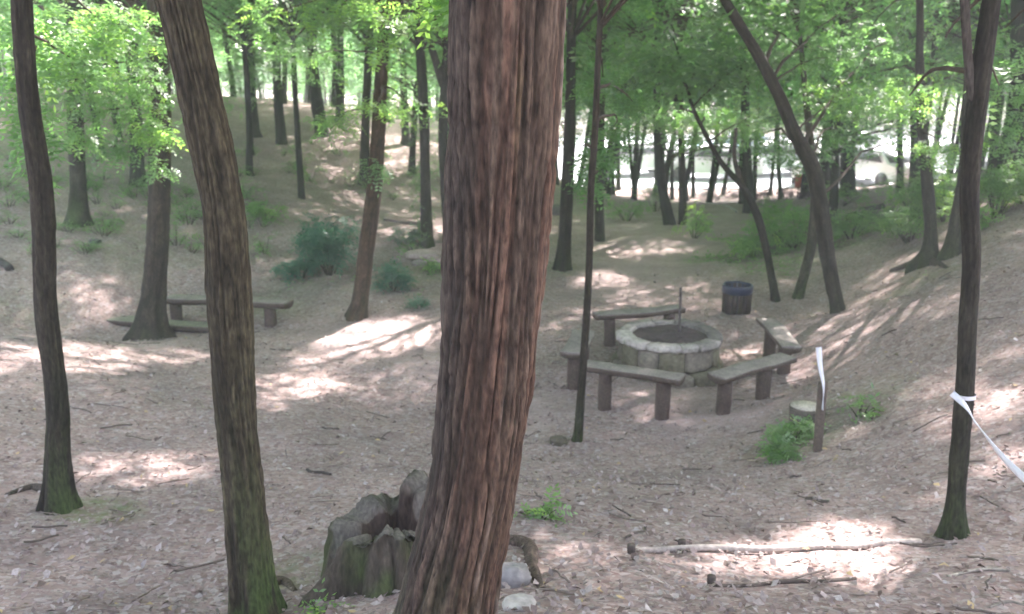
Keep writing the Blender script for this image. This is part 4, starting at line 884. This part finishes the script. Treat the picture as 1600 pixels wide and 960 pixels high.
# grass and herbs on the mossy ground
rg = np.random.default_rng(12); n = 16000; xs = rg.uniform(-9, 12, n * 4); ys = rg.uniform(6, 26, n * 4)
ixs = np.clip(np.searchsorted(gx, xs), 0, nx - 1); iys = np.clip(np.searchsorted(gy, ys), 0, ny - 1); mv = moss[iys, ixs]
kp = rg.random(len(xs)) < (mv - .35) * .9; xs, ys = xs[kp][:n], ys[kp][:n]; q = np.stack([xs, ys, ground(xs, ys) + .005], -1)
v, tv = compound_leaves(q, rg.uniform(.06, .13, len(q)), 1, -.7, rg=rg, lw=.7)
tag(leaf_mesh('ground_herbs', v, tv, M_herb), kind='stuff')

# ------------------------------------------------------------------ dry leaves on the ground
rg = np.random.default_rng(3); n = 30000
pxs = rg.uniform(-60, 1660, n); pys = 400 + 600 * rg.random(n) ** .9
zz = rg.uniform(2.2, 15, n) ** 1.0; ang = rg.uniform(-.68, .68, n); yy = 1.2 + 16 * rg.random(n) ** 1.25; xx = np.tan(ang * .95) * (yy + 1.0)
z0 = ground(xx, yy); L_ = .022 + .040 * rg.random(n) ** 2; az = rg.uniform(0, 6.28, n); tl = rg.normal(0, .35, n); t2 = rg.normal(0, .35, n)
d = np.stack([np.cos(az), np.sin(az), np.sin(tl)], -1); s = np.stack([-np.sin(az), np.cos(az), np.sin(t2)], -1); c = np.stack([xx, yy, z0 + .012 + .01 * rg.random(n)], -1)
wv = (L_ * rg.uniform(.2, .38, n))[:, None]; curl = np.array([0, 0, 1]) * (L_ * rg.uniform(-.05, .3, n))[:, None]
V = np.stack([c - d * L_[:, None] * .5, c + s * wv + curl, c + d * L_[:, None] * .5, c - s * wv + curl], 1).reshape(-1, 3)
pal = np.array([(.20, .158, .142), (.235, .195, .178), (.17, .128, .112), (.28, .245, .225), (.13, .095, .078), (.33, .25, .13), (.33, .30, .28)]); w_ = np.array([.27, .24, .2, .12, .11, .02, .04])
cc = pal[rg.choice(7, n, p=w_ / w_.sum())] * rg.uniform(.9, 1.3, (n, 1))
tag(mesh_np('leaf_litter', V, np.arange(4 * n).reshape(-1, 4), M_litter, smooth=False, colors=np.repeat(cc, 4, 0)), kind='stuff')

# fallen twigs
rg = np.random.default_rng(31); m = MB()
for k in range(420):
    y = 1.5 + 12 * rg.random() ** 1.2; x = math.tan(rg.uniform(-.62, .62)) * (y + 1); L_ = rg.uniform(.06, .32); a = rg.uniform(0, 6.28); n = 5; t = np.linspace(-.5, .5, n)
    P = np.stack([x + math.cos(a) * L_ * t + rg.normal(0, .008, n), y + math.sin(a) * L_ * t + rg.normal(0, .008, n), 0 * t], -1); P[:, 2] = ground(P[:, 0], P[:, 1]) + .014 + rg.uniform(0, .012)
    V, Fq, Ft = tube(P, rg.uniform(.0025, .007), 5); g = rg.uniform(.06, .2); m.add(V, Fq, (g, g * .8, g * .66)); m.f[3].append(Ft + m.n - len(V))
tag(m.build('twig_litter', M_wood), kind='stuff')

# ------------------------------------------------------------------ beyond the trees: fence, tent, parked cars
def boxv(x0, x1, y0, y1, z0, z1): return np.array([(x, y, z) for z in (z0, z1) for (x, y) in ((x0, y0), (x1, y0), (x1, y1), (x0, y1))]), [(0, 1, 5, 4), (1, 2, 6, 5), (2, 3, 7, 6), (3, 0, 4, 7), (4, 5, 6, 7), (3, 2, 1, 0)]
def car(label, x, y, rot, col, sd):
    z = G(x, y) + .03; t = empty('parked_car', (x, y, z), label, 'car', 'cars in the bright car park'); 
    side = np.array([(-2.1, .35), (-2.15, .75), (-1.75, .95), (-1.0, 1.0), (-.4, 1.42), (.9, 1.45), (1.55, 1.0), (2.05, .92), (2.12, .55), (2.05, .32)])
    ro = np.array([[math.cos(rot), -math.sin(rot)], [math.sin(rot), math.cos(rot)]])
    def wp(v): v = np.asarray(v, float).copy(); v[:, :2] = v[:, :2] @ ro.T; return v + np.array([x, y, z])
    m = MB(); V = []; n = len(side)
    for w_, k in ((-.80, .97), (-.86, 1), (.86, 1), (.80, .97)):
        for (a, b_) in side:
            ww = w_ * (1 - .22 * max(0, b_ - .95) / .5); V.append((a * k, ww, .32 + (b_ - .32) * (k if b_ > .6 else 1)))
    i = np.arange(3)[:, None] * n; j = np.arange(n)[None]; k = (j + 1) % n
    m.add(wp(V), np.stack([i + j, i + k, i + n + k, i + n + j], -1).reshape(-1, 4), col); jj = np.arange(1, n - 1)
    m.f[3].append(np.concatenate([np.stack([jj*0, jj + 1, jj], -1), np.stack([jj*0 + 3*n, jj + 3*n, jj + 1 + 3*n], -1)])); m.build('body', M_paint, t, smooth=False)
    for sg in (-1, 1):
        m = MB(); a = np.array([(-.85, sg * .83, 1.03), (1.25, sg * .83, 1.03), (.85, sg * .745, 1.36), (-.4, sg * .745, 1.36)]); m.add(wp(np.concatenate([a, a + (0, sg * .015, 0)])), [(0, 1, 2, 3), (7, 6, 5, 4), (0, 4, 5, 1), (1, 5, 6, 2), (2, 6, 7, 3), (3, 7, 4, 0)], (.03, .035, .04)); m.build('side_window', M_plastic, t, smooth=False)
        for wx in (-1.35, 1.3):
            m = MB(); V, Fq, Ft = tube(wp([(wx, sg * .70, .32), (wx, sg * .88, .32)]), .32, 18); m.add(V, Fq, (.025, .025, .027)); m.f[3].append(Ft); m.build('wheel', M_plastic, t)
    for (xa, za, xb, zb) in ((-1.02, 1.03, -.46, 1.39), (1.53, 1.04, .98, 1.41)):
        o = -.02 if xa < 0 else .02; a = np.array([(xa + o, -.72, za), (xa + o, .72, za), (xb + o, .62, zb), (xb + o, -.62, zb)]); m = MB(); m.add(wp(np.concatenate([a, a + (o, 0, .012)])), [(0, 1, 2, 3), (7, 6, 5, 4), (0, 4, 5, 1), (1, 5, 6, 2), (2, 6, 7, 3), (3, 7, 4, 0)], (.03, .035, .04)); m.build('windscreen', M_plastic, t, smooth=False)
for i, (lab, px, Y, rot, cl) in enumerate([('white car parked furthest left in the bright car park behind thin trunks', 985, 40, .2, (.8, .8, .8)), ('white car in the bright car park seen through the bent forking stem', 1110, 38.5, -.1, (.8, .8, .82)),
        ('silver white car parked next to the stout trunk by the car park', 1205, 40, .15, (.74, .76, .79)), ('white car half hidden behind the left leaning trunk', 1275, 37.5, 1.2, (.8, .8, .8)), ('white car facing the hollow between two dark trunks on the right', 1368, 36.6, -1.25, (.82, .82, .82)),
        ('white car parked furthest right behind the trunks of the slope', 1475, 40, .1, (.8, .8, .82)), ('pale blue car in the second row of the bright car park', 1150, 46, .05, (.45, .6, .72)), ('white van like car in the second row right of the leaning trunk', 1320, 46, .0, (.8, .8, .8))]):
    x = at_y(px, 280, Y)[0]; car(lab, x, Y, rot, cl, i)
p = at(1246, 309); t = empty('marker_board', tuple(p), 'small red board on a post by the car park', 'sign')
m = MB(); post(m, p - np.array([0, 0, .1]), p + np.array([0, 0, .55]), .03, (.08, .06, .05), 3, 8, .05, 4); m.build('board_post', M_wood, t)
m = MB(); v, f = boxv(-.14, .14, -.05, -.03, .35, .8); m.add(v + p, f, (.55, .05, .03)); m.build('board', M_paint, t, smooth=False)

# ------------------------------------------------------------------ the slightly misty summer air under the trees
hx0, hx1, hy0, hy1 = gx[0] - 3, gx[-1] + 3, gy[0] - 3, gy[-1] + 3
v, f = boxv(hx0, hx1, hy0, hy1, float(Zg.min()) - 1, CZ + 16)
m = bpy.data.materials.new('misty_air'); m.use_nodes = True; t = m.node_tree; t.nodes.remove(t.nodes['Principled BSDF'])
pv = N(t, 'ShaderNodeVolumePrincipled'); pv.inputs['Color'].default_value = (.86, .93, .92, 1); pv.inputs['Density'].default_value = HAZE; pv.inputs['Anisotropy'].default_value = .3
t.links.new(pv.outputs[0], t.nodes['Material Output'].inputs['Volume'])
hb = MB(); hb.add(v, f); tag(hb.build('haze', m, smooth=False), kind='stuff')
